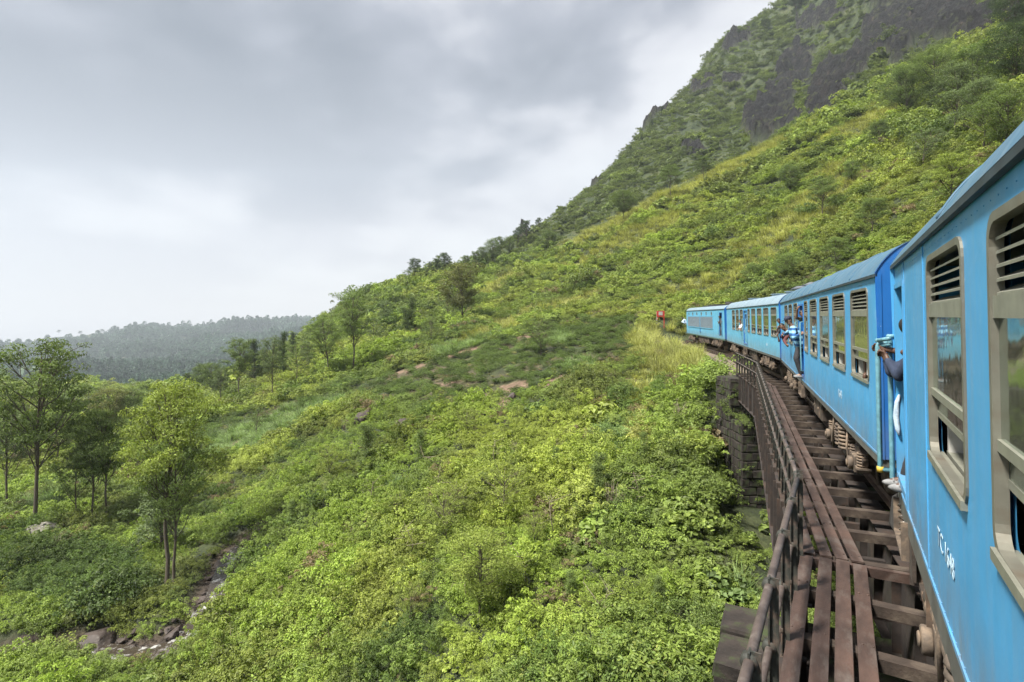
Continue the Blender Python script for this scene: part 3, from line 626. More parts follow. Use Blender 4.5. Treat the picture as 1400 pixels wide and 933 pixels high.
for i in np.where(single)[0]:
    isb = not kind[i].startswith('tea')
    o = link('shrub' if isb else 'tea_bush', PROTO[kind[i]], None, pos[i], rot[i], scl[i]); o['tint'] = [float(c) for c in tint[i]]
    ti = tint[i]; cw = 'brown twiggy' if ti[0] > ti[1] else ('yellow green' if ti[0]/ti[1] > .82 and ti[1] > .15 else ('bright green' if ti[1] > .19 else ('dark green' if ti[1] < .11 else 'mid green')))
    x_, y_ = pxs[i], pys[i]; best = min(LAND, key=lambda q: ((q[0]-x_)**2+(q[1]-y_)**2*1.5)**.5)
    sw = 'large' if sz[i] > np.median(sz[single]) else 'small'
    fw_ = 'upright' if sclz[i] > 1.0 else ('squat' if sclz[i] < .85 else 'rounded')
    if isb: tag(o, '%s %s %s shrub %s' % (sw, cw, fw_, best[2]), 'shrub', 'leafy shrubs on the slope below the bridge')
    else: tag(o, '%s %s %s tea bush %s' % (sw, cw, fw_, best[2]), 'tea bush', 'tea bushes in rows across the spur')
print('scatter', n)
# ------------------------------------------------------------------ train: materials
def paint(name, c, dirty=(.33, .30, .24), chips=True):
    m = bpy.data.materials.new(name); m.use_nodes = True; t = m.node_tree; b = t.nodes['Principled BSDF']
    tc = N(t, 'ShaderNodeTexCoord'); v = tc.outputs['Object']
    def noise(scale, st, d=7.0, rg=.6):
        mp = N(t, 'ShaderNodeMapping'); mp.inputs['Scale'].default_value = st; t.links.new(v, mp.inputs[0])
        n = N(t, 'ShaderNodeTexNoise', i_Scale=scale, i_Detail=d, i_Roughness=rg); t.links.new(mp.outputs[0], n.inputs['Vector']); return n.outputs[0]
    c1 = ramp(t, noise(1.6, (1, 1, 1)), [(.3, tuple(x*.88 for x in c)), (.7, tuple(min(1, x*1.10+.008) for x in c))])
    st = ramp(t, noise(5, (1.6, 1, .10)), [(.46, 0.0), (.78, .55)])
    c2 = mixc(t, st, c1, tuple(x*.6+d*.4 for x, d in zip(c, dirty)))
    fade = ramp(t, noise(2.2, (1, 1, 1.4), 9, .7), [(.58, 0.0), (.74, .32)])
    c3 = mixc(t, fade, c2, tuple(min(1, x*.7+.3) for x in c))
    sx = N(t, 'ShaderNodeSeparateXYZ'); t.links.new(v, sx.inputs[0])
    hz = N(t, 'ShaderNodeMapRange', i_1=1.0, i_2=1.55, i_3=1.0, i_4=0.0); t.links.new(sx.outputs[2], hz.inputs[0])
    grime = math_(t, 'MULTIPLY', hz.outputs[0], ramp(t, noise(2.6, (1.5, 1, .5), 8, .7), [(.35, .10), (.65, .75)]))
    c3 = mixc(t, grime, c3, (.17, .155, .13)) if chips else c3
    if chips:
        ch = ramp(t, noise(17, (1.3, 1, .8), 5, .7), [(.715, 0.0), (.735, .75)])
        c3 = mixc(t, ch, c3, (.62, .66, .68))
    t.links.new(c3, b.inputs['Base Color'])
    b.inputs['Roughness'].default_value = .42; b.inputs['Specular IOR Level'].default_value = .4
    rr = ramp(t, noise(3, (1, 1, 1)), [(.3, .34), (.7, .58)]); t.links.new(rr, b.inputs['Roughness'])
    bp = N(t, 'ShaderNodeBump', i_Strength=.18, i_Distance=.015); t.links.new(noise(1.3, (1, 1, .8), 3), bp.inputs['Height']); t.links.new(bp.outputs[0], b.inputs['Normal'])
    return m
M_blue = paint('blue_paint', (.058, .30, .57)); M_blue2 = paint('pale_blue_paint', (.10, .37, .56))
M_dblue = paint('dark_blue_paint', (.012, .125, .40)); M_roof = paint('roof_paint', (.055, .135, .21), chips=False); M_roof2 = paint('pale_sheen_roof_paint', (.20, .28, .34), chips=False)  # M_roof2: the sky's highlight on the third coach roof, put into the colour
M_gutter = mat('gutter', (.025, .04, .05), .6, var=.4)
M_frame = mat('window_frame', (.17, .165, .135), .5, metal=.3, var=.2, dirt=(.14, .11, .08), dscale=5, dlo=.5, dhi=.75)
M_slat = mat('louvre', (.21, .21, .17), .5, metal=.2, var=.2, vscale=9)
M_dark = mat('interior_dark', (.030, .028, .025), .8)
M_lin = mat('interior_lining', (.16, .15, .12), .7, var=.2)
M_white = mat('white_trim', (.42, .41, .38), .6, var=.15)
M_under = mat('under_frame', (.048, .036, .028), .8, var=.5, vscale=5, bump=.4, bscale=14, dirt=(.17, .11, .07), dscale=4)
M_iron = mat('dusty_iron', (.105, .080, .060), .8, var=.4, vscale=6, bump=.3, dirt=(.25, .18, .12), dscale=6)
M_steel = mat('worn_steel', (.32, .28, .25), .4, metal=.8, var=.3)
M_skirt = mat('skirt', (.085, .085, .075), .7, var=.4, vscale=3)
M_skirtg = mat('green_skirt', (.07, .12, .095), .7, var=.4, vscale=3)
M_grille = mat('radiator_grille', (.16, .22, .28), .6, var=.3, vscale=8)
M_red = mat('red_paint', (.5, .04, .03), .5, var=.2); M_yel = mat('yellow_paint', (.55, .36, .05), .6, var=.3)
M_rail_g = mat('handrail_paint', (.12, .27, .32), .45, var=.3, vscale=12)
M_glass = bpy.data.materials.new('window_glass'); M_glass.use_nodes = True; t = M_glass.node_tree; t.nodes.remove(t.nodes['Principled BSDF'])
gl = N(t, 'ShaderNodeBsdfGlossy', i_Roughness=.06); gl.inputs['Color'].default_value = (.80, .88, .84, 1); trn = N(t, 'ShaderNodeBsdfTransparent'); trn.inputs['Color'].default_value = (.62, .66, .55, 1)
df = N(t, 'ShaderNodeBsdfDiffuse'); df.inputs['Color'].default_value = (.26, .27, .20, 1)
fr = N(t, 'ShaderNodeFresnel', i_IOR=1.7); bpn = N(t, 'ShaderNodeBump', i_Strength=.25, i_Distance=.01); tcx = N(t, 'ShaderNodeTexCoord'); nn = N(t, 'ShaderNodeTexNoise', i_Scale=4.0); t.links.new(tcx.outputs['Object'], nn.inputs['Vector']); t.links.new(nn.outputs[0], bpn.inputs['Height']); t.links.new(bpn.outputs[0], gl.inputs['Normal'])
m1 = N(t, 'ShaderNodeMixShader', i_0=.28); t.links.new(trn.outputs[0], m1.inputs[1]); t.links.new(df.outputs[0], m1.inputs[2])
m2 = N(t, 'ShaderNodeMixShader'); t.links.new(math_(t, 'MULTIPLY_ADD', fr.outputs[0], 1.1, .22, True), m2.inputs[0]); t.links.new(m1.outputs[0], m2.inputs[1]); t.links.new(gl.outputs[0], m2.inputs[2]); t.links.new(m2.outputs[0], t.nodes['Material Output'].inputs[0])
M_lettering = mat('lettering', (.42, .56, .66), .6)

def rrect(w, h, r, m=4):
    """points of a rounded rectangle, centre bottom origin; each arc has m+1 points. returns inner pts (x, z) and for a cell their outer partners"""
    out = []
    for k, (cx, cz) in enumerate(((w/2-r, h-r), (-w/2+r, h-r), (-w/2+r, r), (w/2-r, r))):
        for i in range(m+1):
            a = PI/2*(k+i/m); out.append((cx+r*math.cos(a), cz+r*math.sin(a), k, i/m))
    return out
def hole_panel(mb, cx0, cx1, z0, z1, xa, xb, za, zb, r, y, flip=False):
    w, h = xb-xa, zb-za; pts = rrect(w, h, r); xc = (xa+xb)/2; inner = []; outer = []
    for x, z, k, f in pts:
        X, Z = x+xc, z+za; inner.append((X, y, Z))
        sx = cx1 if k in (0, 3) else cx0; sz = z1 if k in (0, 1) else z0
        if k in (0, 2): ox, oz = (sx, Z) if f < .5 else ((X, sz) if f > .5 else (sx, sz))
        else: ox, oz = (X, sz) if f < .5 else ((sx, Z) if f > .5 else (sx, sz))
        outer.append((ox, y, oz))
    n = len(pts); vs = inner+outer; fs = []
    for i in range(n):
        j = (i+1) % n; f = (i, j, n+j, n+i); fs.append(f if not flip else f[::-1])
    mb.add(vs, fs)
def side_wall(mb, x0, x1, z0, z1, holes, y, flip=False):
    hs = sorted(holes); xs = [x0]+[(a[1]+b[0])/2 for a, b in zip(hs[:-1], hs[1:])]+[x1]
    for i, (xa, xb, za, zb, r) in enumerate(hs): hole_panel(mb, xs[i], xs[i+1], z0, z1, xa, xb, za, zb, r, y, flip)
def ring(mb, w, h, r, b, y0, y1, m=4):
    """window frame: rounded rectangular ring of border b from y0 to y1"""
    o = rrect(w, h, r, m); i_ = rrect(w-2*b, h-2*b, max(r-b*.6, .02), m); n = len(o)
    vs = [(x, y1, z) for x, z, *_ in o]+[(x, y1, z+b) for x, z, *_ in i_]+[(x, y0, z) for x, z, *_ in o]+[(x, y0, z+b) for x, z, *_ in i_]
    fs = []
    for k in range(n):
        j = (k+1) % n; fs += [(k, j, n+j, n+k), (2*n+k, k+0, k, 2*n+k)[:0] or (2*n+j, j, k, 2*n+k), (n+k, n+j, 3*n+j, 3*n+k), (2*n+k, 3*n+k, 3*n+j, 2*n+j)]
    mb.add(vs, [f for f in fs if len(f) == 4])
WINM = {}
def window(parent, x, z, w, h, y=0.0, rise=.10, rot=0, style='open', lou=True):
    """a sliding window with louvres over two glazed sashes; all windows of one size share their meshes"""
    key = (round(w, 2), round(h, 2), rise, style, lou)
    if key not in WINM:
        d = {}; b = .038
        m = MB(); ring(m, w, h, .11, b, -.034, .012); d['frame'] = m.mesh('window_frame', M_frame)
        iw = w-2*b; zt = h-b; lh = .255 if lou else 0.0; zl = zt-lh-.02
        m = MB(); m.box(-iw/2, iw/2, -.034, .004, zl-.085, zl); d['bar'] = m.mesh('window_bar', M_slat)
        m = MB(); v = [(-iw/2+.005, -.05, 0), (iw/2-.005, -.05, 0), (iw/2-.005, .012, -.030), (-iw/2+.005, .012, -.030)]
        m.add([(a, c, e+.006) for a, c, e in v]+[(a, c, e-.006) for a, c, e in v], [(0, 1, 2, 3), (7, 6, 5, 4), (0, 4, 5, 1), (1, 5, 6, 2), (2, 6, 7, 3), (3, 7, 4, 0)]); d['slat'] = m.mesh('louvre', M_slat)
        zg = zl-.085; zm = b+(zg-b)*.47
        m = MB(); m.box(-iw/2, iw/2, -.018, -.013, zm, zg); d['pane'] = m.mesh('pane', M_glass)
        m = MB(); m.box(-iw/2, iw/2, -.034, .0, zm-.045, zm); d['sash'] = m.mesh('sash_bar', M_slat)
        zlow = b+(zm-.045-b)*(1-rise*0) ; lo = b+(zm-.045-b)*rise
        m = MB(); m.box(-iw/2, iw/2, -.040, -.035, lo+.035, zm-.045); d['pane2'] = m.mesh('pane', M_glass)
        m = MB(); m.box(-iw/2, iw/2, -.050, -.030, lo, lo+.035); d['sash2'] = m.mesh('sash_bar', M_slat)
        m = MB(); m.box(-iw/2-.0, iw/2, -.18, -.075, b-.03, b+.004).box(-iw/2, iw/2, -.06, .028, b-.05, b-.004); d['sill'] = m.mesh('sill', M_slat)
        if style == 'open':
            m = MB(); m.box(-.03, .05, -.16, -.09, b, lo+.02).box(-iw/2, -iw/2+.05, -.16, -.08, b, lo+.02).box(iw/2-.05, iw/2, -.16, -.08, b, lo+.02); d['guide'] = m.mesh('sash_guide', M_white)
        WINM[key] = (d, zl, zt, lh)
    d, zl, zt, lh = WINM[key]
    f = link('window', d['frame'], parent, (x, y, z), (0, 0, rot))
    for k, nm in (('bar', 'transom'), ('pane', 'pane'), ('sash', 'sash'), ('pane2', 'pane'), ('sash2', 'sash'), ('sill', 'sill'), ('guide', 'sash_guide')):
        if k in d: link(nm, d[k], f)
    if lh:
        for i in range(5): link('louvre', d['slat'], f, (0, -.02, zl+.035+(zt-zl-.01)*i/5.0))
    return f
def roof_profile(n=20, W=2.8, rise=.52, z=3.33, ov=.035):
    hw = W/2+ov; ts_ = [(i/n)**1.7 for i in range(n//2+1)]; f = lambda q: rise*(1-math.exp(-q*hw/.27)); L_ = [(-W/2+hw*(1-q), z+f(q)) for q in ts_]; return L_+[(-W-y, zz) for y, zz in L_[-2::-1]]
def bogie(parent, x, tag_spring=True):
    b = MB()
    for y in (-.10, -2.62):                       # side frames
        prof = [(-1.55, .56), (-1.3, .72), (-.6, .62), (-.35, .44), (.35, .44), (.6, .62), (1.3, .72), (1.55, .56), (1.5, .44), (1.2, .40), (.5, .30), (-.5, .30), (-1.2, .40), (-1.5, .44)]
        n = len(prof); vs = [(p[0], y, p[1]) for p in prof]+[(p[0], y-.09, p[1]) for p in prof]
        b.add(vs, [tuple(range(n))[::-1], tuple(range(n, 2*n))]+[(i, (i+1) % n, n+(i+1) % n, n+i) for i in range(n)])
    b.box(-.22, .22, -2.6, -.2, .38, .52).box(-1.6, -1.5, -2.5, -.3, .42, .52).box(1.5, 1.6, -2.5, -.3, .42, .52)
    o = b.build('bogie', M_under, parent, (x, 0, 0), bevel=.008)
    for wx in (-1.15, 1.15):
        w = MB()
        for y in (-.56, -2.24):
            w.tube([(wx, y+.08, .43), (wx, y+.075, .43), (wx, y-.03, .43), (wx, y-.035, .43), (wx, y-.06, .43)], [.02, .43, .44, .47, .47], 24)
        w.cyl((wx, -.35, .43), (wx, -2.45, .43), .08)
        w.build('wheelset', M_iron, o)
        for y in (-.13, -2.62):
            a = MB(); a.box(wx-.14, wx+.14, y-.12, y+.10, .30, .57).cyl((wx, y+.10, .43), (wx, y+.17, .43), .105, 14).cyl((wx, y+.17, .43), (wx, y+.19, .43), .06, 10)
            a.build('axle_box', M_iron, o, bevel=.01)
            for q in (-.27, .27):
                s = MB()
                for k in range(5): s.torus((wx+q, y, .46+k*.045), (0, 0, 1), .075, .017, 14, 5)
                s.box(wx+q-.10, wx+q+.10, y-.1, y+.1, .40, .43); s.build('axle_spring', M_iron, o)
    for q in (-.16, .16):
        for y in (-.12, -2.60):
            s = MB()
            for k in range(6): s.torus((q, y, .46+k*.068), (0, 0, 1), .125, .026, 16, 6)
            s.build('bolster_spring', M_iron, o)
    h = MB()
    for sx in (-1, 1):
        h.tube([(sx*.7, -.05, .95), (sx*.72, -.02, .6), (sx*.85, -.04, .25)], .018, 6).tube([(sx*.3, -.2, .85), (sx*.95, -.16, .62)], .03, 6).box(sx*.60, sx*.72, -.42, -.26, .30, .62)
        h.tube([(sx*1.55, -.3, .2), (sx*1.5, -.28, .55)], .015, 6)
    h.build('brake_rigging', M_iron, o)['kind'] = 'stuff'
    return o
def underframe(o, L, sign, kinds, skirt=M_skirt):
    m = MB(); m.box(0, sign*L, -2.76, .006, .80 if sign < 0 else .90, .999); m.build('sole_bar', skirt, o)
    for bx in (3.3, L-3.3): bogie(o, sign*bx)
    for (kind, a, b_) in kinds:
        x0, x1 = sign*a, sign*b_
        if kind == 'box':
            m = MB(); m.box(x0, x1, -.95, -.10, .36, .86); m.build('battery_box', M_under, o, bevel=.02)
            for q in (.25, .75):
                m = MB(); xm = x0+(x1-x0)*q; m.box(xm-.015, xm+.015, -.098, -.08, .40, .84).cyl((xm+.1, -.1, .6), (xm+.1, -.07, .6), .03, 8); m.build('strap', M_iron, o)
        elif kind == 'tank':
            m = MB(); m.tube([(x0, -.42, .58), (x0+(x1-x0)*.04, -.42, .58), (x1-(x1-x0)*.04, -.42, .58), (x1, -.42, .58)], [.12, .20, .20, .12], 18); m.build('air_tank', M_iron, o)
        elif kind == 'truss':
            m = MB(); xs = [x0, x0+(x1-x0)*.25, x0+(x1-x0)*.75, x1]
            m.tube([(xs[0], -.2, .86), (xs[1], -.2, .42), (xs[2], -.2, .42), (xs[3], -.2, .86)], .028, 6).box(xs[1]-.05, xs[1]+.05, -.25, -.15, .42, .86).box(xs[2]-.05, xs[2]+.05, -.25, -.15, .42, .86); m.build('truss_rod', M_under, o)
        elif kind == 'step':
            m = MB(); m.box(x0, x1, -.02, .06, .55, .575).box(x0, x0+.03, -.02, .06, .55, .9).box(x1-.03, x1, -.02, .06, .55, .9).box(x0, x1, -.05, .0, .82, .845); m.build('footstep', M_iron, o)
        elif kind == 'pipe':
            m = MB(); m.tube([(x0, -.16, .66), (x0+(x1-x0)*.03, -.12, .66), (x0+(x1-x0)*.08, -.10, .66), (x1, -.10, .62)], [.05, .13, .085, .085], 14).torus((x0+(x1-x0)*.10, -.10, .66), (1, 0, 0), .10, .02, 16, 6); m.build('brake_cylinder', M_iron, o)
            for q in (.1, .5, .9):
                m = MB(); xm = x0+(x1-x0)*q; m.box(xm-.02, xm+.02, -.2, .004, .52, .8); m.build('hanger', M_under, o)
        elif kind == 'frame':
            m = MB(); 
            for xa in (x0, x1): m.beam((xa, -.08, .86), (xa+(x1-x0)*.2*(1 if xa == x0 else -1), -.08, .40), .06, .05)
            m.beam((x0+(x1-x0)*.15, -.08, .42), (x1-(x1-x0)*.15, -.08, .42), .06, .05).box(x0, x0+(x1-x0)*.3, -.03, .0, .45, .80).box(x0+(x1-x0)*.02, x0+(x1-x0)*.05, -.4, .0, .35, .80); m.build('bracket', M_under, o)
def coach(name, loc, ang, L, sign, holes, doors, mats, label, roofm, vents=(), under=(), ends=True, seams=(), group='blue passenger coaches of the train', far_side=True):
    """local x along the train (sign*x grows away from the origin end), y = 0 the visible side, z up from the rail"""
    o = empty(name, (loc[0], loc[1], 0), (R(-1.0), 0, R(90-ang))); o.location += Vector((math.cos(R(ang)), -math.sin(R(ang)), 0))*.042; tag(o, label, 'train coach', group)
    mside, mend = mats
    H = [(min(sign*a, sign*b), max(sign*a, sign*b), z0, z1, r) for a, b, z0, z1, r in holes]
    xa, xb = (0, L) if sign > 0 else (-L, 0)
    m = MB(); side_wall(m, xa, xb, 1.0, 3.345, H, 0.0); side_wall(m, xa, xb, 1.0, 3.345, H, -.055, True)
    m.build('side_wall', mside, o)
    m = MB(); HF = [h for h in H if h[1]-h[0] > .5 and h[2] > 1.5]; side_wall(m, xa, xb, 1.0, 3.345, HF, -2.8, True); side_wall(m, xa, xb, 1.0, 3.345, HF, -2.75); m.build('side_wall', mside, o)
    # lining, floor, ceiling
    m = MB(); m.box(xa+.03, xb-.03, -2.72, -.07, 1.13, 1.18); m.build('floor_panel', M_dark, o)
    m = MB(); m.box(xa+.03, xb-.03, -2.72, -.08, 3.30, 3.32); m.build('ceiling_panel', M_lin, o)
    # seats seen through the windows
    m = MB()
    xs = np.arange(xa+1.6, xb-1.2, 1.77)
    for x in xs:
        for y0, y1 in ((-1.15, -.12), (-2.68, -1.7)): m.box(x-.05, x+.05, y0, y1, 1.55, 2.28).box(x-.4, x+.4, y0, y1, 1.55, 1.65)
    m.build('seat_bench', mat_cache('seat_vinyl', (.10, .06, .04)), o)
    # roof
    pr = roof_profile(); n = len(pr); m = MB()
    vs = [(xa-.02, y, z) for y, z in pr]+[(xb+.02, y, z) for y, z in pr]
    m.add(vs, [(i, i+1, n+i+1, n+i)[::-1] for i in range(n-1)], None, True); m.build('roof', roofm, o)
    m = MB(); m.box(xa-.02, xb+.02, .004, .034, 3.295, 3.333); m.build('gutter', M_gutter, o)
    m = MB(); 
    for k in range(1, int(L/1.77)): m.tube([(xa+k*1.77, y, z+.004) for y, z in pr[1:n-1]], .009, 4)
    m.build('roof_seam', roofm, o)
    for xe, s in ((xa, -1), (xb, 1)):
        m = MB(); poly = [(y*1.0, z) for y, z in pr]+[(-2.8, 1.0), (0.0, 1.0)]
        vs = [(xe+s*.02, y, z) for y, z in poly]; f = tuple(range(len(poly))); m.add(vs, [f if s > 0 else f[::-1]])
        vs = [(xe-s*.05, y*.99-.01, z-.005) for y, z in poly]; m.add(vs, [f[::-1] if s > 0 else f])
        # a rim that stands a little proud of the roof
        rim = [(y, z+.012) for y, z in pr]; q = len(rim)
        vs = [(xe+s*.035, y, z) for y, z in rim]+[(xe-s*.03, y, z) for y, z in rim]; m.add(vs, [(i, i+1, q+i+1, q+i) for i in range(q-1)]+[(i, i+1, q+i+1, q+i)[::-1] for i in range(q-1)])
        m.box(xe-.0*s, xe+s*.03, -.03, .012, 1.0, 3.33)
        m.build('end_wall', mend, o)
    g = MB(); s = 1 if sign < 0 else -1; xg = 0.0
    for k in range(5): g.box(s*(.06+k*.09), s*(.12+k*.09), -1.95, -.85, 1.05, 3.15)
    g.box(s*.02, s*.5, -1.9, -.9, 1.1, 3.1); g.build('gangway_bellows', M_dark, o)
    for s_ in (1,):
        for y in (-.55, -2.25):
            xe = 0 if sign > 0 else 0; d_ = -1 if sign > 0 else 1
            bf = MB(); bf.cyl((0, y, .98), (d_*.32, y, .98), .07).cyl((d_*.32, y, .98), (d_*.36, y, .98), .20, 16); bf.build('buffer', M_iron, o)
    for a, b, z0, z1, r in holes:
        xm = sign*(a+b)/2
        if z0 > 1.5: window(o, xm, z0-.02, (b-a)+.05, (z1-z0)+.04, rise=(.62 if (b-a) > 1 else .05), style='open' if b-a > .9 else 'shut')
    for h in HF: window(o, (h[0]+h[1])/2, h[2]-.02, (h[1]-h[0])+.05, (h[3]-h[2])+.04, y=-2.8, rise=.62, rot=PI)
    for a, b, op in doors:
        xm = sign*(a+b)/2; w = abs(b-a)
        m = MB(); 
        for sx in (-1, 1): m.box(xm+sx*w/2-.025, xm+sx*w/2+.025, -.10, .014, 1.02, 3.10)
        m.box(xm-w/2-.02, xm+w/2+.02, -.10, .014, 3.08, 3.13).box(xm-w/2, xm+w/2, -.10, .02, 1.10, 1.17); fr_ = m.build('door_frame', mend, o)
        d = MB(); side_wall(d, -w/2+.03, w/2-.03, 1.18, 3.08, [(-w/2+.14, w/2-.14, 2.1, 2.9, .06)], 0)
        side_wall(d, -w/2+.03, w/2-.03, 1.18, 3.08, [(-w/2+.14, w/2-.14, 2.1, 2.9, .06)], -.04, True)
        if op: dd = d.build('door', mside, o, (xm-sign*(w/2-.05), -.10, 0), (0, 0, R(-88)*sign)); dd.location.y = -.1-w/2
        else: dd = d.build('door', mside, o, (xm, -.04, 0))
        p = MB(); p.box(-w/2+.12, w/2-.12, -.022, -.018, 2.08, 2.92); p.build('pane', M_glass, dd)
        k = MB(); k.tube([(w*.30, .0, 1.95), (w*.30, .04, 1.95), (w*.30, .04, 1.75), (w*.30, 0, 1.75)], .012, 6); k.build('handle', M_steel, dd)
        for sx in (() if (sign < 0 and a < 1) else (-1, 1)):
            k = MB(); xh = xm+sx*(w/2+.07); k.tube([(xh, .01, 1.3), (xh, .085, 1.32), (xh, .085, 2.62), (xh, .01, 2.64)], .017, 8); k.build('handrail', M_rail_g, o)
    m = MB()
    for a in seams: m.box(sign*a-.018, sign*a+.018, 0, .007, 1.0, 3.29)
    m.box(xa, xb, 0, .010, 1.0, 1.03)
    m.build('panel_seam', mside, o)
    m = MB()
    for a in seams:
        for q in range(30):
            for e in (-.045, .045): m.ball((sign*a+e, .002, 1.06+q*.075), (.005, .003, .005), 5, 3)
    for q in range(int(L/.12)): m.ball((xa+.06+q*.12, .006, 1.055), (.006, .004, .006), 5, 3); m.ball((xa+.06+q*.12, .001, 3.245), (.004, .003, .004), 5, 3)
    rv = m.build('rivet', mside, o); rv['kind'] = 'stuff'
    for x, kind in vents:
        v_ = MB()
        if kind == 0: v_.tube([(sign*x, -1.1, 3.80), (sign*x, -1.1, 3.93), (sign*x, -1.1, 3.97), (sign*x, -1.1, 4.10)], [.10, .12, .42, .12], 16).build('roof_vent', mat_cache('grey_vent', (.10, .11, .13)), o)
        else: v_.box(sign*x-.28, sign*x+.28, -1.5, -1.0, 3.80, 3.93).box(sign*x-.34, sign*x+.34, -1.56, -.94, 3.93, 3.96); v_.build('roof_vent', M_roof2, o)
    underframe(o, L, sign, under)
    return o
_mc = {}
def mat_cache(nm, c, **k):
    if nm not in _mc: _mc[nm] = mat(nm, c, **({'rough': .7, 'var': .3}|k))
    return _mc[nm]
ZB, ZT = 1.90, 3.17
def W(a, b): return (a, b, ZB, ZT, .09)
def D(a, b): return (a, b, 1.15, 3.09, .03)
front = K[0]-dr(30.85)*.585
# the coach we look along: origin at its front end, x runs back (sign -1)
lay1 = [D(.14, .97)]+[W(2.61+i*1.765, 2.61+i*1.765+1.19) for i in range(7)]+[D(15.3, 16.15)]
c1 = coach('passenger_coach', front, 30.85, 17.4, -1, lay1, [(.14, .97, True), (15.3, 16.15, False)], (M_blue, M_blue), 'bright blue coach alongside, filling the picture edge, with passengers in its doorway', M_roof,
           under=[('box', 6.1, 7.4), ('truss', 5.3, 12), ('tank', 4.9, 5.9), ('step', .15, .95), ('frame', .95, 1.75), ('pipe', 1.9, 4.3), ('box', 10, 11.4)], seams=[1.02, 2.35, 7.6, 14.9])
lay2 = [W(.62, 1.80), W(2.38, 3.58), W(4.12, 5.32), W(5.86, 7.06), W(7.62, 8.34), D(8.62, 9.82), W(10.15, 11.3), W(11.85, 13.1), W(13.6, 14.9)]
def origin(i, d): return K[i]+dr(TH[i+1])*d
c2 = coach('passenger_coach', origin(0, .58), TH[1], 17.0, 1, lay2, [(8.62, 9.82, True)], (M_blue, M_dblue), 'blue coach whose dark blue end wall faces the gap to the nearest coach', M_roof,
           vents=[(13.2, 1), (16.2, 0)], under=[('box', 6.2, 7.6), ('truss', 5.4, 11.5), ('tank', 8.2, 9.6), ('step', 8.8, 9.7), ('box', 10.2, 11.2)], seams=[8.5, 16.9])
c3 = coach('passenger_coach', origin(1, .42), TH[2], 18.0, 1, [(a, b, z0, z1, r) for a, b, z0, z1, r in lay2], [(8.62, 9.82, False)], (M_blue2, M_dblue), 'pale blue coach with roof coloured light as sky sheen, between the locomotive and the second coach', M_roof2,
           vents=[(1.2, 0), (3.2, 1), (6.5, 1), (14, 1)], under=[('box', 6.2, 7.6), ('truss', 5.4, 11.5), ('tank', 8.2, 9.6), ('step', 8.8, 9.7), ('box', 10.2, 11.2)], seams=[8.5])
# handrails and gangway side rails at the near coach's front end
for i, (x, y, z0, z1) in enumerate(((.10, .155, 1.12, 2.50), (.03, .05, .98, 2.58))):
    k = MB(); k.tube([(x, 0 if i else .0, z1), (x, y, z1), (x, y, z1-.04), (x, y, z0+.03), (x, y, z0), (x, 0, z0)], .026, 10); k.build('handrail', M_rail_g, c1)
k = MB(); k.tube([(-.12, .06, 2.56), (.12, .16, 2.53)], .022, 8).tube([(-.1, .05, 2.50), (.12, .13, 2.47)], .018, 8).ball((.10, .155, 2.53), .026).ball((.03, .06, 2.58), .024); k.build('handrail_bracket', M_rail_g, c1)
k = MB(); k.cyl((.10, .155, 1.09), (.10, .155, 1.15), .034, 10); k.build('handrail_foot', M_yel, c1)
# springs, screw coupling and hoses between the first two coaches
k = MB()
for q in range(6): k.torus((.30, -.28, .62+q*.07), (0, 0, 1), .19, .033, 20, 6)
k.build('coil_spring', M_iron, c1)
k = MB(); k.tube([(.0, -.15, 1.0), (.2, .02, .8), (.25, .05, .5), (.1, -.05, .35)], .03, 8).tube([(.5, -.3, 1.0), (.55, -.1, .7), (.4, -.1, .4)], .028, 8); k.build('brake_hose', M_dark, c1)
k = MB(); k.tube([(.12, -.05, .90), (.13, -.05, .96), (.13, -.05, 1.10), (.12, -.05, 1.12)], [.06, .09, .09, .05], 12); k.build('reservoir', M_steel, c1)
k = MB()
for q in range(9): k.torus((-.25-q*.035, -.02, .85-q*.05), (.6, 0, .8), .045, .010, 10, 4)
k.build('cable_conduit', M_steel, c1)
# running number in white on the near coach
def lettering(txt, parent, x, z, size, y=.004, flipx=False, matl=M_lettering, name='running_number'):
    cu = bpy.data.curves.new(name, 'FONT'); cu.body = txt; cu.size = size; cu.extrude = .001; cu.align_x = 'CENTER'
    tmp = bpy.data.objects.new(name+'_text', cu); C.objects.link(tmp); dg = bpy.context.evaluated_depsgraph_get(); me = bpy.data.meshes.new_from_object(tmp.evaluated_get(dg))
    bpy.data.objects.remove(tmp); bpy.data.curves.remove(cu); me.name = name
    if not me.materials: me.materials.append(matl)
    else: me.materials[0] = matl
    o = bpy.data.objects.new(name, me); C.objects.link(o); o.parent = parent
    o.rotation_euler = (R(90), 0, PI); o.location = (x, y, z); return o
lettering('TC 1648', c1, -3.10, 1.37, .165)
lettering('1643', c2, 2.97, 1.36, .20)
lettering('1640', c3, 2.9, 1.36, .20)
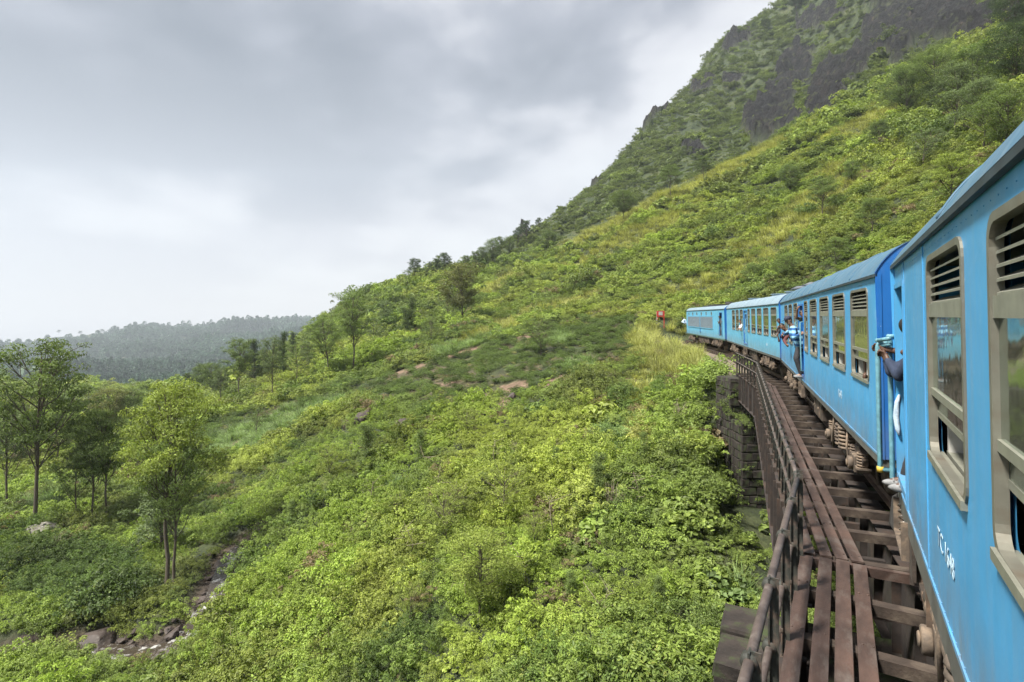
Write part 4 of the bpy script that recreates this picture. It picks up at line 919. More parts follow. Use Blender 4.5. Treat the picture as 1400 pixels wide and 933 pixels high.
# locomotive
def locomotive():
    L = 17.7; o = empty('locomotive', (origin(2, .42).x, origin(2, .42).y, 0), (R(-1), 0, R(90-TH[3]))); tag(o, 'pale blue locomotive with grey side grilles at the head of the train', 'locomotive')
    H = [(.85, 1.75, 1.25, 3.02, .04)]+[(4.6+i*2.15-.13, 4.6+i*2.15+.13, 2.87, 3.12, .10) for i in range(6)]
    m = MB(); side_wall(m, 0, L-.8, 1.0, 3.345, H, 0.0); side_wall(m, 0, L-.8, 1.0, 3.345, H, -.05, True)
    m.box(0, L-.8, -2.8, -2.77, 1.0, 3.345); m.add([(L-.8, 0, 1), (L, -.3, 1), (L, -.3, 3.2), (L-.8, 0, 3.345)], [(0, 1, 2, 3), (3, 2, 1, 0)]); m.add([(L-.8, -2.8, 1), (L, -2.5, 1), (L, -2.5, 3.2), (L-.8, -2.8, 3.345)], [(0, 1, 2, 3), (3, 2, 1, 0)])
    m.box(L-.03, L, -2.5, -.3, 1.0, 3.2); m.build('body', M_blue2, o)
    pr = roof_profile(rise=.36); n = len(pr); m = MB(); vs = []
    for xx, sc_, zz in ((-.02, 1, 0), (L-.9, 1, 0), (L+.02, .84, -.18)): vs += [(xx, -1.4+(y+1.4)*sc_, z+zz) for y, z in pr]
    m.add(vs, [(i, i+1, n+i+1, n+i)[::-1] for i in range(n-1)]+[(n+i, n+i+1, 2*n+i+1, 2*n+i)[::-1] for i in range(n-1)], None, True); m.build('roof', M_roof2, o)
    m = MB(); m.add([(-.02, y, z) for y, z in pr+[(-2.8, 1.0), (0, 1.0)]], [tuple(range(n+2))[::-1]]); m.build('end_wall', M_dblue, o)
    m = MB(); m.box(-.02, L-.8, .0, .04, 3.29, 3.335); m.build('gutter', M_gutter, o)
    m = MB(); m.box(.0, L, -2.75, -.1, 1.12, 1.2).box(4, L-3, -2.3, -.5, 1.2, 3.0); m.build('engine_block', M_dark, o)
    for a, b in ((4.0, 9.3), (9.55, 15.9)):
        m = MB(); m.box(a, b, .0, .03, 1.72, 2.72); gp = m.build('grille', M_grille, o)
        m = MB(); m.box(a-.05, b+.05, .0, .04, 1.66, 1.72).box(a-.05, b+.05, 0, .04, 2.72, 2.78).box(a-.05, a, 0, .04, 1.72, 2.72).box(b, b+.05, 0, .04, 1.72, 2.72); m.build('grille_frame', M_blue2, gp)
        m = MB()
        for k_ in range(16): m.box(a, b, .03, .045, 1.75+k_*.06, 1.775+k_*.06)
        m.build('grille_bar', mat_cache('grille_bar', (.24, .30, .35)), gp)
    for x0, x1, z0, z1, r in H[1:]:
        m = MB(); ring(m, .34, .33, .12, .04, -.03, .02); w = m.build('window', M_frame, o, ((x0+x1)/2, 0, z0-.04)); g_ = MB(); g_.box(-.13, .13, -.02, -.015, .03, .30); g_.build('pane', M_glass, w)
    m = MB(); m.box(.82, .87, -.08, .015, 1.2, 3.05).box(1.73, 1.78, -.08, .015, 1.2, 3.05).box(.82, 1.78, -.08, .015, 3.03, 3.07); m.build('door_frame', M_dblue, o)
    m = MB(); m.tube([(.75, .01, 1.3), (.75, .08, 1.32), (.75, .08, 2.6), (.75, .01, 2.62)], .017, 6).tube([(1.85, .01, 1.3), (1.85, .08, 1.32), (1.85, .08, 2.6), (1.85, .01, 2.62)], .017, 6); m.build('handrail', M_rail_g, o)
    m = MB(); m.cyl((4.5, -1.4, 3.6), (4.5, -1.4, 3.95), .28, 14).box(6.2, 9, -2.1, -.7, 3.55, 3.80).box(9.6, 12.2, -2.0, -.8, 3.55, 3.76).box(1.8, 3.2, -1.9, -.9, 3.55, 3.74); m.build('roof_hatch', M_dark, o)
    m = MB(); m.box(9.38, 9.47, .0, .03, 1.3, 2.8).box(9.2, 9.7, .02, .06, 1.28, 1.36); m.build('ladder_post', M_dblue, o)
    m = MB(); m.box(L, L+.03, -1.25, -.45, 2.25, 2.95).box(L, L+.03, -2.35, -1.55, 2.25, 2.95); m.build('windscreen', M_glass, o)
    underframe(o, L, 1, [('box', 6.2, 8.2), ('box', 8.4, 10.6), ('tank', 11, 12), ('step', .9, 1.7)], skirt=M_skirtg)
    return o
loco = locomotive()
# ------------------------------------------------------------------ bridge
M_plank = mat('rusty_plank', (.056, .033, .025), .68, var=.6, vscale=4, bump=.35, bscale=30, dirt=(.10, .078, .066), dscale=6, dlo=.50, dhi=.70, stretch=(.45, 1, 1))
M_girder = mat('rusty_girder', (.028, .021, .018), .85, var=.5, vscale=3, bump=.4, bscale=12, dirt=(.06, .034, .022), dscale=2)
M_post = mat('railing_paint', (.035, .036, .029), .7, var=.5, vscale=6, bump=.3, dirt=(.13, .08, .06), dscale=6)
M_pipe = mat('handrail_pipe', (.070, .052, .045), .55, var=.4, vscale=5, bump=.2, dirt=(.14, .115, .10), dscale=7)
M_sleeper = mat('sleeper', (.045, .031, .023), .9, var=.5, vscale=5, bump=.6, bscale=16, dirt=(.10, .078, .058), dscale=3, stretch=(1, 1, 1))
M_stone = mat('mossy_stone', (.030, .023, .019), .95, var=.6, vscale=3, bump=.9, bscale=10, dirt=(.04, .055, .018), dscale=2.2, dlo=.5, dhi=.62)
M_mort = mat('mortar', (.035, .028, .022), .95, var=.4)
M_railst = mat('rail_steel', (.10, .065, .045), .6, metal=.4, var=.4)
br = empty('railway_bridge', (K[0].x, K[0].y, 0)); tag(br, 'rusty steel railway bridge with open plank walkway and pipe railing under the train', 'bridge')
BO = Vector((K[0].x, K[0].y, 0))
def loc_(p): return p-BO
def rp(s, off, z): return ref_pt(s, off, z, 0) - BO
ZD = -.15                                        # top of the walkway planks
def frame_at(s):
    e = .05; p = ref_raw(s); t = (ref_raw(s+e)-ref_raw(s-e)).normalized(); return p, t
# sleepers and the cross bearers under the planks, mostly across the whole deck
slp = MB(); slp.box(-.065, .065, -3.05, 1.02, -.115, 0); slm = slp.mesh('sleeper', M_sleeper)
slq = MB(); slq.box(-.12, .12, -2.8, 0, -.24, 0); slm2 = slq.mesh('sleeper', M_sleeper)
s = S_START+.4; cross = []
while s < S_END:
    if abs(s-S_K1) > .12:
        p, t = frame_at(s); o = link('sleeper', slm if s > 9 else slm2, br, (p.x-BO.x, p.y-BO.y, ZD-.035-.0), (0, 0, math.atan2(t.y, t.x))); o.rotation_euler.z += random.gauss(0, .006)
        o.location.z += random.uniform(-.008, .004); cross.append(s)
    s += 1.06+random.uniform(-.03, .03)
# walkway planks, riveted in lengths
def plank(s0, s1, off, w, z=0, name='plank'):
    a, b_ = rp(s0, off, ZD+z), rp(s1, off, ZD+z)
    d = (b_-a); L = d.length; m = MB(); m.box(0, L, -w/2, w/2, -.010, .022)
    o = m.build(name, M_plank, br, a, (random.gauss(0, .012), random.gauss(0, .002), math.atan2(d.y, d.x)), bevel=.004)
    return o
bolts = MB()
for lane, off in enumerate((-.865, -.670, -.485, -.300)):
    s = S_START
    cuts = [S_START+1, 12.2+lane*.9, 17.4+lane*.5, 20.1+(.75 if lane == 2 else .2*lane), S_K1-.03]
    for a, b_ in zip(cuts[:-1], cuts[1:]): plank(a+.012, b_-.012, off+random.gauss(0, .006), .138, random.uniform(-.002, .004))
for lane, off in enumerate((-.83, -.655, -.49, -.33)):
    if lane == 0: cuts = [S_K1+.03, 26.3]
    elif lane == 1: cuts = [S_K1+.03, 31.0, 35.9]
    elif lane == 2: cuts = [S_K1+.03, 27.6, 33.5, 42.0]
    else: cuts = [S_K1+.03, 29.2, 35.5, 42.06]
    for a, b_ in zip(cuts[:-1], cuts[1:]): plank(a+.012, b_-.012, off+random.gauss(0, .004), .130, random.uniform(-.002, .004))
for a, b_ in ((42.1, 45), (45, 48)): plank(a+.012, b_-.012, -.42, .16, 0)
for s in cross:
    for off in ((-.865, -.670, -.485, -.300) if s < S_K1 else (-.655, -.49, -.33)):
        for q in (-.04, .04):
            c = rp(s, off+q, ZD+.022); bolts.ball((c.x, c.y, c.z), (.013, .013, .010), 6, 4)
o = bolts.build('rivet', M_plank, br); o['kind'] = 'stuff'
# kink plate across the junction of the two walkways
p, t = frame_at(S_K1); t2 = dr(26.6); m = MB(); m.box(-.035, .035, -3.0, 1.02, -.09, .018); m.build('end_plate', M_plank, br, (0, 0, ZD-.03), (0, 0, math.atan2(t2.y, t2.x)))
# girders, one pair under each span, with stiffeners
spans = [(S_START, S_K1-.04), (S_K1+.04, 41.98), (42.06, S_END)]
for a, b_ in spans:
    for off, nm in ((-.93, 'outer_girder'), (.45, 'girder'), (2.35, 'girder')):
        pa, pb = rp(a, off, 0), rp(b_, off, 0); d = pb-pa; L = d.length; m = MB(); zt = ZD-.29 if nm == 'girder' else ZD-.125
        h = 1.5 if nm == 'girder' else 1.25
        m.box(0, L, -.01, .01, zt-h, zt-.02).box(0, L, -.16 if nm == 'girder' else -.07, .16 if nm == 'girder' else .07, zt-.02, zt).box(0, L, -.14, .14, zt-h-.02, zt-h)
        for k in range(int(L/1.1)): m.box(.4+k*1.1, .43+k*1.1, -.12, .12, zt-h, zt-.02)
        m.build('girder', M_girder, br, pa, (0, 0, math.atan2(d.y, d.x)))
    for k in range(int((b_-a)/1.6)):
        m = MB(); m.beam(rp(a+.8+k*1.6, -.8, ZD-.9), rp(a+.8+k*1.6, 2.3, ZD-.9), .1, .16); m.beam(rp(a+.8+k*1.6, .45, ZD-.4), rp(a+2.4+k*1.6 if a+2.4+k*1.6 < b_ else b_, 2.3, ZD-1.2), .07, .07); m.build('cross_brace', M_girder, br)
# railing: angle posts that run down the outer girder, two pipes threaded through them
RO = -.965
def railing(a, b_, n, top=.80, low=.34, r=.030, foot=-1.85):
    for k in range(n+1):
        s = a+(b_-a)*k/n; c = rp(s, RO, 0); p, t = frame_at(min(max(s, a+.1), b_-.1)); ang = math.atan2(t.y, t.x)
        m = MB(); m.box(-.035, .035, -.006, .006, foot, top+.06).box(-.006, .006, 0, -.065, foot, top+.06)
        for q in (.2, -.05, -.3): m.box(-.045, .045, -.011, .012, q, q+.03)
        po = m.build('railing_post', M_post, br, c, (0, random.gauss(0, .008), ang))
        for zz in (top, low): MB().tube([(-.03, .0, zz), (.03, .0, zz)], r+.018, 8).build('pipe_clamp', M_post, po)
        m = MB(); m.beam((0, -.02, -.75), (0, -.50, ZD-.12), .04, .012) if False else m.box(-.03, .03, -.20, .0, ZD-.12, ZD-.10); m.build('bracket', M_girder, po)
    for z, rr, nm in ((top, r, 'handrail'), (low, r*.85, 'mid_rail')):
        pts = [rp(a, RO, z)]+[rp(a+(b_-a)*k/n, RO, z)+Vector((0, 0, random.gauss(0, .006))) for k in range(1, n)]+[rp(b_, RO, z)]
        m = MB(); m.tube(pts, rr, 12); m.build(nm, M_pipe, br)
railing(S_START+.2, S_K1-.10, 15, r=.032); railing(S_K1+.12, 41.98, 25); railing(42.1, S_END, 7)
m = MB(); m.tube([rp(S_K1-.10, RO, .80), rp(S_K1+.0, RO-.01, .79), rp(S_K1+.12, RO, .80)], .034, 10); m.build('handrail', M_pipe, br)
# cable along the deck edge
# rails
tr = empty('railway_track', tuple(ref_pt(S_START, 1.4, 0))); tag(tr, 'pair of steel rails curving along the bridge and hillside beneath the train', 'railway track')
TO = tr.location.copy()
for off in (.56, 2.24):
    pts = [ref_pt(s, off, 0)-TO for s in np.arange(2, 24+18+19+18+12, .8)]
    vs = []; fs = []; prof = [(-.036, 0), (.036, 0), (.036, -.03), (.01, -.045), (.01, -.12), (.065, -.135), (.065, -.148), (-.065, -.148), (-.065, -.135), (-.01, -.12), (-.01, -.045), (-.036, -.03)]; n = len(prof)
    for i, p in enumerate(pts):
        d = (pts[min(i+1, len(pts)-1)]-pts[max(i-1, 0)]); d.normalize(); nn_ = Vector((d.y, -d.x, 0))
        for a, z in prof: vs.append(p+nn_*a+Vector((0, 0, z-.005)))
    for i in range(len(pts)-1):
        for k in range(n): fs.append((i*n+k, i*n+(k+1) % n, (i+1)*n+(k+1) % n, (i+1)*n+k))
    MB().add(vs, fs).build('rail', M_railst, tr)
for off in (-.0, .9): pass
s = S_END+.7
while s < 24+18+19+18+10:
    p, t = frame_at(s); q = MB() if False else None
    link('sleeper', slm2, tr, (p.x-TO.x, p.y-TO.y, -.165), (0, 0, math.atan2(t.y, t.x))); s += .72
s = 2.0
while s < S_START:
    p, t = frame_at(s); link('sleeper', slm2, tr, (p.x-TO.x, p.y-TO.y, -.165), (0, 0, math.atan2(t.y, t.x))); s += .72

# ------------------------------------------------------------------ masonry: blocks laid in courses
def block_mesh(sx, sy, sz, seed):
    rg = random.Random(seed); m = bmesh.new(); bmesh.ops.create_cube(m, size=1)
    bmesh.ops.scale(m, vec=(sx, sy, sz), verts=m.verts); bmesh.ops.bevel(m, geom=list(m.edges), offset=min(sx, sy, sz)*.12, segments=1, affect='EDGES')
    for v in m.verts: v.co += Vector([rg.gauss(0, .013) for _ in range(3)])
    me = bpy.data.meshes.new('stone'); m.to_mesh(me); m.free(); me.materials.append(M_stone); return me
def pier(label, cx, cy, ang, steps, cat='bridge pier', name='stone_pier'):
    """steps: list of (x0, x1, y0, y1, z0, z1) in the pier's own frame; outer faces are laid in single stones, the core is mortar"""
    o = empty(name, (cx, cy, 0), (0, 0, ang)); tag(o, label, cat); lib = {}
    for (x0, x1, y0, y1, z0, z1) in steps:
        m = MB(); m.box(x0+.12, x1-.12, y0+.12, y1-.12, z0, z1-.1); m.build('core', M_mort, o)
        h = .42; nz = max(1, round((z1-z0)/h)); hh = (z1-z0)/nz
        for k in range(nz):
            zc = z0+(k+.5)*hh
            for (ax, a0, a1, c0, sgn) in (('x', x0, x1, y0, 1), ('x', x0, x1, y1, -1), ('y', y0, y1, x0, 1), ('y', y0, y1, x1, -1)):
                if ax == 'y': a0, a1 = a0+.34, a1-.34
                p = a0-(.25 if k % 2 else 0)
                while p < a1-.05:
                    wl = random.choice((.5, .62, .74)); q0, q1 = max(p, a0), min(p+wl, a1)
                    if q1-q0 > .10:
                        wk = round(q1-q0, 1); key = (wk, round(hh, 2), random.randrange(3))
                        if key not in lib: lib[key] = block_mesh(1, .32, hh*.95, hash(key) & 0xffff)
                        dep = random.gauss(0, .018)
                        sc_ = (q1-q0-.02)
                        if ax == 'x': link('stone', lib[key], o, ((q0+q1)/2, c0+sgn*(.16+dep), zc), (0, random.gauss(0, .01), 0), (sc_, 1, 1))
                        else: link('stone', lib[key], o, (c0+sgn*(.16+dep), (q0+q1)/2, zc), (0, random.gauss(0, .01), PI/2), (sc_, 1, 1))
                    p += wl
        nx = max(1, round((x1-x0)/.8)); ny = max(1, round((y1-y0)/.75)); wx_, wy_ = (x1-x0)/nx, (y1-y0)/ny
        for a in range(nx):
            for b_ in range(ny):
                cm = block_mesh(wx_*.97, wy_*.96, .22, random.randrange(99999)); link('cap_stone', cm, o, (x0+(a+.5)*wx_, y0+(b_+.5)*wy_, z1+.06+random.gauss(0, .015)), (random.gauss(0, .015), random.gauss(0, .015), random.gauss(0, .02)))
    return o
pier('stepped stone abutment draped with moss at the far end of the bridge', 11.75, 27.6, R(0), [(-.55, 4.5, .55, 2.6, -5.5, -.62), (-.55, 4.2, -.9, .50, -8.5, -2.62)], 'bridge abutment', 'stone_abutment')
pier('weathered stone pier under the kink of the walkway at the bottom edge', 4.75, 7.05, R(-27+0), [(-2.0, 3.5, -.6, 1.15, -8.5, -2.05)])
# ------------------------------------------------------------------ rocks and stream
def boulder(label, p, size, seed, m=M_rock, cat='boulder', flat=.7, name='boulder', group=None):
    rg = np.random.default_rng(seed); b = bmesh.new(); bmesh.ops.create_icosphere(b, subdivisions=4, radius=1)
    pl = rg.normal(size=(24, 3)); pl /= np.linalg.norm(pl, axis=1)[:, None]; dist = rg.uniform(.55, .92, 24)
    for v in b.verts:
        c = np.array(v.co)
        for q, d in zip(pl, dist):
            k = c@q
            if k > d: c = c-q*(k-d)*.98
        n_ = fbm(np.array([c[0]*3+seed]), np.array([c[1]*3+c[2]*2]), 4, 9)[0]-.5
        v.co = Vector(c*(1+.16*n_))
    me = bpy.data.meshes.new(name); b.to_mesh(me); b.free(); me.materials.append(m)
    o = link(name, me, None, p, (rg.uniform(-.2, .2), rg.uniform(-.2, .2), rg.uniform(0, 6)), (size, size*rg.uniform(.7, 1), size*flat)); tag(o, label, cat, group); return o
BL = [(135, 880, 1.35, M_rock, 'large flat brown boulder in the stream bed at lower left', .45), (60, 735, 1.7, M_pale_rock, 'pale lichen spotted boulder behind bushes near the tall eucalyptus', .75), (155, 826, .75, M_rock, 'dark brown boulder half hidden above the stream bed', .6),
      (497, 578, 1.25, M_rock, 'dark upright rock beside a grass clump on the slope', .9), (553, 585, 1.15, M_rock, 'grey brown rock wedged between bushes on the slope', .7), (305, 775, .85, M_rock, 'wet brown boulder where the stream enters below the bushes', .7),
      (262, 838, .55, M_rock, 'brown rock between the two channels of white water', .6), (240, 868, .6, M_rock, 'reddish rock in the stream below the white water', .5), (95, 716, 1.3, M_pale_rock, 'flat pale rock slab on the tea terrace by the eucalyptus', .2),
      (35, 880, .7, M_rock, 'dark rock at the far left of the stream bed', .55), (180, 868, .45, M_rock, 'small brown rock just above the big flat boulder', .6), (335, 715, .5, M_rock, 'small grey rock on the bare bank above the stream', .6), (195, 470+200, .5, M_pale_rock, 'small grey rock among roots behind the central tree', .5),
      (700, 545, .7, M_rock, 'brown rock on the red soil below the tea rows', .6), (340, 640, .8, M_rock, 'dark rock on the eroded red bank', .5), (1022, 890, .01, M_rock, '', .5)]
for i, (px, py, sz_, mm, lb, fl_) in enumerate(BL):
    h = hit(px, py)
    if h is None or not lb: continue
    boulder(lb, h+Vector((0, 0, sz_*fl_*.25)), sz_, 100+i, mm, flat=fl_)
for i in range(110):
    tpos = random.random()*(len(STREAM)-3.2); k = int(tpos); p = STREAM[k].lerp(STREAM[k+1], tpos-k); x = p.x+random.gauss(0, .9); y = p.y+random.gauss(0, .9)
    boulder('small wet stone lying in the stream bed', Vector((x, y, float(ground(np.array([x]), np.array([y]))[0])+.05)), random.uniform(.15, .38), 200+i, M_rock, 'stone', .6, 'stream_stone', 'stones in the stream bed')
# water: a ribbon that drops down the bed
vs = []; fs = []; w = .55
SP_ = []
for a, b_ in zip(STREAM[:-1], STREAM[1:]):
    for k in range(8): SP_.append(a.lerp(b_, k/8))
zz = ground(np.array([p.x for p in SP_]), np.array([p.y for p in SP_])); 
for i, p in enumerate(SP_):
    d = SP_[min(i+1, len(SP_)-1)]-SP_[max(i-1, 0)]; d.z = 0; d.normalize(); nn_ = Vector((d.y, -d.x, 0)); ww = w*(.7+.6*vnoise(np.array([i*.4]), np.array([3.]))[0])
    for k in range(-3, 4): vs.append((p.x+nn_.x*ww*k/2.2, p.y+nn_.y*ww*k/2.2, zz[i]+.17+.03*math.sin(i*1.3+k)))
for i in range(len(SP_)-1):
    for k in range(6): fs.append((i*7+k, i*7+k+1, (i+1)*7+k+1, (i+1)*7+k))
mw = bpy.data.materials.new('stream_water'); mw.use_nodes = True; t = mw.node_tree; b = t.nodes['Principled BSDF']; ge = N(t, 'ShaderNodeNewGeometry')
n = N(t, 'ShaderNodeTexNoise', i_Scale=1.9, i_Detail=8.0, i_Roughness=.72); t.links.new(ge.outputs['Position'], n.inputs['Vector'])
sx = N(t, 'ShaderNodeSeparateXYZ'); t.links.new(ge.outputs['Normal'], sx.inputs[0])
foam = math_(t, 'ADD', ramp(t, n.outputs[0], [(.50, 0.0), (.72, .85)]), 0.0, clamp=True)
t.links.new(mixc(t, foam, (.045, .035, .025), (.72, .72, .70)), b.inputs['Base Color']); t.links.new(ramp(t, foam, [(0, .08), (1, .7)]), b.inputs['Roughness'])
bp = N(t, 'ShaderNodeBump', i_Strength=.7, i_Distance=.1); t.links.new(n.outputs[0], bp.inputs['Height']); t.links.new(bp.outputs[0], b.inputs['Normal'])
tag(MB().add(vs, fs, None, True).build('stream', mw), 'narrow stream with white water running between rocks', kind='structure')
# ------------------------------------------------------------------ trees
LT = {}
def tree_mesh(kind, seed):
    """trunk mesh, limb mesh, crown mesh for a tree of height 1 (unit), origin at the foot"""
    rg = np.random.default_rng(seed); rr = random.Random(seed)
    P0 = dict(tall=dict(cl=30, lo=.48, hi=.98, spread=.19, leaf=0.0161, nl=340, cr=0.0748, flat=.6, top=1.0, tr=.0093),
              umbrella=dict(cl=28, lo=.54, hi=.98, spread=.22, leaf=0.0161, nl=411, cr=0.0880, flat=.5, top=.9, tr=.0100),
              dense=dict(cl=39, lo=.34, hi=.98, spread=.24, leaf=0.0174, nl=411, cr=0.0968, flat=.75, top=.95, tr=.0100),
              round=dict(cl=24, lo=.36, hi=.96, spread=.20, leaf=0.0211, nl=375, cr=0.0968, flat=.85, top=.95, tr=.0115),
              airy=dict(cl=24, lo=.42, hi=.98, spread=.26, leaf=0.0198, nl=169, cr=0.0748, flat=.5, top=1.0, tr=.0086),
              spire=dict(cl=24, lo=.22, hi=1.0, spread=.13, leaf=0.0198, nl=268, cr=0.0748, flat=.9, top=1.0, tr=.0100))[kind]
    bend = [(rr.gauss(0, .009), rr.gauss(0, .009)) for _ in range(7)]; pts = []; x = y = 0
    for i in range(8):
        pts.append(Vector((x, y, i/7*P0['top']*.93))); 
        if i < 7: x += bend[i][0]; y += bend[i][1]
    tm = MB(); tm.tube([pts[0]-Vector((0, 0, .02))]+pts, [P0['tr']*1.5]+[P0['tr']*(1-.85*i/7)+.0015 for i in range(8)], 8)
    def at(h):
        f = min(max(h/(P0['top']*.93)*7, 0), 6.999); i = int(f); return pts[i].lerp(pts[i+1], f-i)
    lm = MB(); cs = []; rs = []
    for k in range(P0['cl']):
        u = (k+rr.random())/P0['cl']; z = P0['lo']+(P0['hi']-P0['lo'])*u; a = k*2.4+rr.random()*1.2
        if kind == 'spire': prof = 1.0-.8*u
        elif kind == 'umbrella': prof = .5+.8*math.sin(PI*min(1, .25+u*.75))
        else: prof = .35+.85*math.sin(PI*min(1, .12+u*.80))
        rad = P0['spread']*prof*rr.uniform(.35, 1.05); b0 = at(max(.15, z-rr.uniform(.08, .20)-rad*.3)); c = at(z)+Vector((math.cos(a)*rad, math.sin(a)*rad, 0))
        c.z = min(z, .97); mid = b0.lerp(c, .55)+Vector((0, 0, -.02+rr.gauss(0, .012)))
        lm.tube([b0, mid, c], [P0['tr']*.42, P0['tr']*.28, .0015], 5, False); cs.append(c); rs.append(P0['cr']*rr.uniform(.6, 1.2))
        for q in range(3):
            e = c+Vector((rr.gauss(0, .05), rr.gauss(0, .05), rr.gauss(.0, .02))); lm.tube([mid, e], [P0['tr']*.2, .001], 4, False); cs.append(e); rs.append(P0['cr']*rr.uniform(.4, .75))
    cs = np.array([tuple(c) for c in cs]); rs = np.array(rs); nl = P0['nl']*P0['cl']
    k = rg.choice(len(cs), nl, p=rs**2/np.sum(rs**2)); d = rg.normal(size=(nl, 3)); d /= np.linalg.norm(d, axis=1)[:, None]
    p = cs[k]+d*(rs[k]*(1-.55*rg.random(nl)**1.6))[:, None]*np.array([1.15, 1.15, P0['flat']])
    v = leaf_quads(p, d, np.full(nl, P0['leaf']), .5, .42, rg=rg); lob = rg.random(len(cs))[k]
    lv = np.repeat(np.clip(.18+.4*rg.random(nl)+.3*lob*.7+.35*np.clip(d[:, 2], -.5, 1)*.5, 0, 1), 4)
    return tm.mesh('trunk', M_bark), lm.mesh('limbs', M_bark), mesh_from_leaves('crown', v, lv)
for kd, c_ in (('tall', 3), ('umbrella', 2), ('dense', 2), ('round', 2), ('airy', 2), ('spire', 2)):
    LT[kd] = [tree_mesh(kd, 300+i*7+len(kd)) for i in range(c_)]
TC = dict(g=(.15, .205, .06), y=(.23, .28, .06), d=(.115, .16, .05), b=(.145, .19, .085), o=(.17, .18, .065), k=(.060, .09, .038))
def tree(px, py, hpx, kd, c, label, var=0, wid=1.0, group=None, lean=0, d=None, name=None, sink=.1):
    h = hit(px, py) if d is None else Vector(((px-HX)/FPX*d, d, float(ground(np.array([(px-HX)/FPX*d]), np.array([d]))[0])))
    if h is None: print('tree missed', px, py); return
    H = hpx/FPX*h.y+max(0, (h.z-(EYE-(py-HY)/FPX*h.y)))*0; rz = random.uniform(0, 6.28)
    o = empty(name or 'tree', h-Vector((0, 0, sink)), (lean*.2, lean, 0)); tag(o, label, 'tree', group)
    a, b, cc = LT[kd][var % len(LT[kd])]
    sc_ = (H*wid, H*wid, H); tr_ = link('trunk', a, o, rot=(0, 0, rz), scale=(H*.5+H*wid*.5, H*.5+H*wid*.5, H)); link('limb', b, tr_, scale=(wid/(.5+.5*wid),)*2+(1,))
    cr = link('crown', cc, o, rot=(0, 0, rz), scale=sc_); j = random.uniform(.88, 1.15); cr['tint'] = [x*j for x in TC[c]]
    return o
TG = 'trees scattered over the spur'
tree(46, 727, 262, 'tall', 'g', 'tall slender eucalyptus with layered crown beside the pale boulder', 0, .95, name='eucalyptus')
tree(8, 700, 150, 'tall', 'b', 'bushy grey green tree behind the tall eucalyptus at the picture edge', 1, .9)
tree(228, 800, 282, 'umbrella', 'y', 'big bright crowned tree standing over the stream', 0, .80, name='eucalyptus')
tree(238, 798, 205, 'tall', 'g', 'slimmer dull green tree close behind the big bright crowned one', 1, .8, name='eucalyptus')
tree(222, 760, 120, 'spire', 'b', 'low leafy sapling at the foot of the two stream trees', 0, 1.6, name='sapling')
tree(125, 718, 150, 'tall', 'd', 'dark bushy tree between the eucalyptus and the stream trees', 1, .85)
tree(145, 716, 158, 'tall', 'g', 'thin green tree just beside the dark bushy one', 2, .8)
tree(105, 716, 115, 'airy', 'd', 'small dark tree leaning against the dark bushy one', 1, .7)
tree(120, 585, 60, 'airy', 'b', 'small pale lone tree seen above the left tree canopy', 0, .8)
tree(150, 600, 70, 'round', 'o', 'round brownish green tree behind the thin pale lone tree', 0, 1.4)
tree(180, 592, 62, 'round', 'g', 'second round tree in the row behind the stream trees', 1, 1.5)
tree(75, 640, 80, 'umbrella', 'g', 'broad green tree filling the hollow behind the tall eucalyptus', 0, 1.2)
tree(20, 640, 75, 'umbrella', 'g', 'broad dark tree low in the hollow at the picture edge', 1, 1.2)
tree(327, 552, 90, 'tall', 'g', 'upright tree where the spur meets the hazy hills', 0, .9)
tree(347, 530, 66, 'spire', 'k', 'narrow dark pine right beside the upright tree at the spur end', 0, 1.1, name='pine_tree')
tree(372, 552, 92, 'tall', 'b', 'thin grey green tree in front of the hazy hills', 1, .75)
tree(388, 520, 66, 'spire', 'k', 'dark narrow pine on the skyline behind the grey green tree', 1, .8, name='pine_tree')
tree(400, 492, 38, 'spire', 'k', 'tiny dark pine where the spur crest drops to the hills', 0, .9, name='pine_tree')
tree(405, 530, 62, 'airy', 'g', 'open crowned tree on the terraces below the crest', 1, 1.2)
tree(290, 548, 52, 'round', 'd', 'low round dark tree at the end of the spur', 0, 1.3)
tree(276, 536, 40, 'round', 'd', 'small round tree next to the low dark one at the spur end', 1, 1.2)
tree(258, 532, 22, 'round', 'k', 'tiny round tree lowest on the spur end', 0, 1.4)
tree(450, 522, 90, 'tall', 'g', 'leaning forked tree left of the tallest tree on the spur', 1, .95, lean=-.12)
tree(483, 512, 114, 'tall', 'g', 'tallest tree on the spur with a dark straight trunk', 0, 1.0)
tree(528, 452, 42, 'round', 'b', 'small grey green tree alone on the bright slope', 0, 1.0)
tree(553, 458, 38, 'spire', 'd', 'low dark tree of the pair below the skyline grove', 1, 1.5)
tree(563, 455, 50, 'spire', 'd', 'taller dark tree of the pair below the skyline grove', 0, 1.1)
tree(632, 450, 92, 'round', 'o', 'brownish round crowned tree with a bare straight trunk on the slope', 1, 1.25)
tree(612, 442, 50, 'airy', 'b', 'thin twiggy tree beside the brownish round crowned one', 1, 1.0)
tree(740, 490, 58, 'airy', 'g', 'broad light tree rising from the tea rows', 0, 1.5)
tree(302, 560, 58, 'tall', 'b', 'slender pale tree in front of the upright tree at the spur end', 1, .8)
tree(422, 512, 46, 'tall', 'b', 'slender tree left of the leaning forked tree', 2, .9)
tree(512, 478, 44, 'airy', 'b', 'thin tree right of the tallest tree on the spur', 0, 1.0)
tree(590, 470, 40, 'airy', 'g', 'small thin tree left of the brownish round crowned tree', 1, 1.0)
tree(350, 600, 50, 'airy', 'g', 'small open tree on the terraces below the thin grey green one', 0, 1.1)
SAP = [(640, 600), (575, 640), (700, 660), (660, 690), (540, 720), (760, 650), (620, 720), (500, 650), (730, 760), (820, 690), (450, 660), (880, 640), (600, 560), (400, 720), (690, 600), (780, 820), (560, 860), (900, 830)]
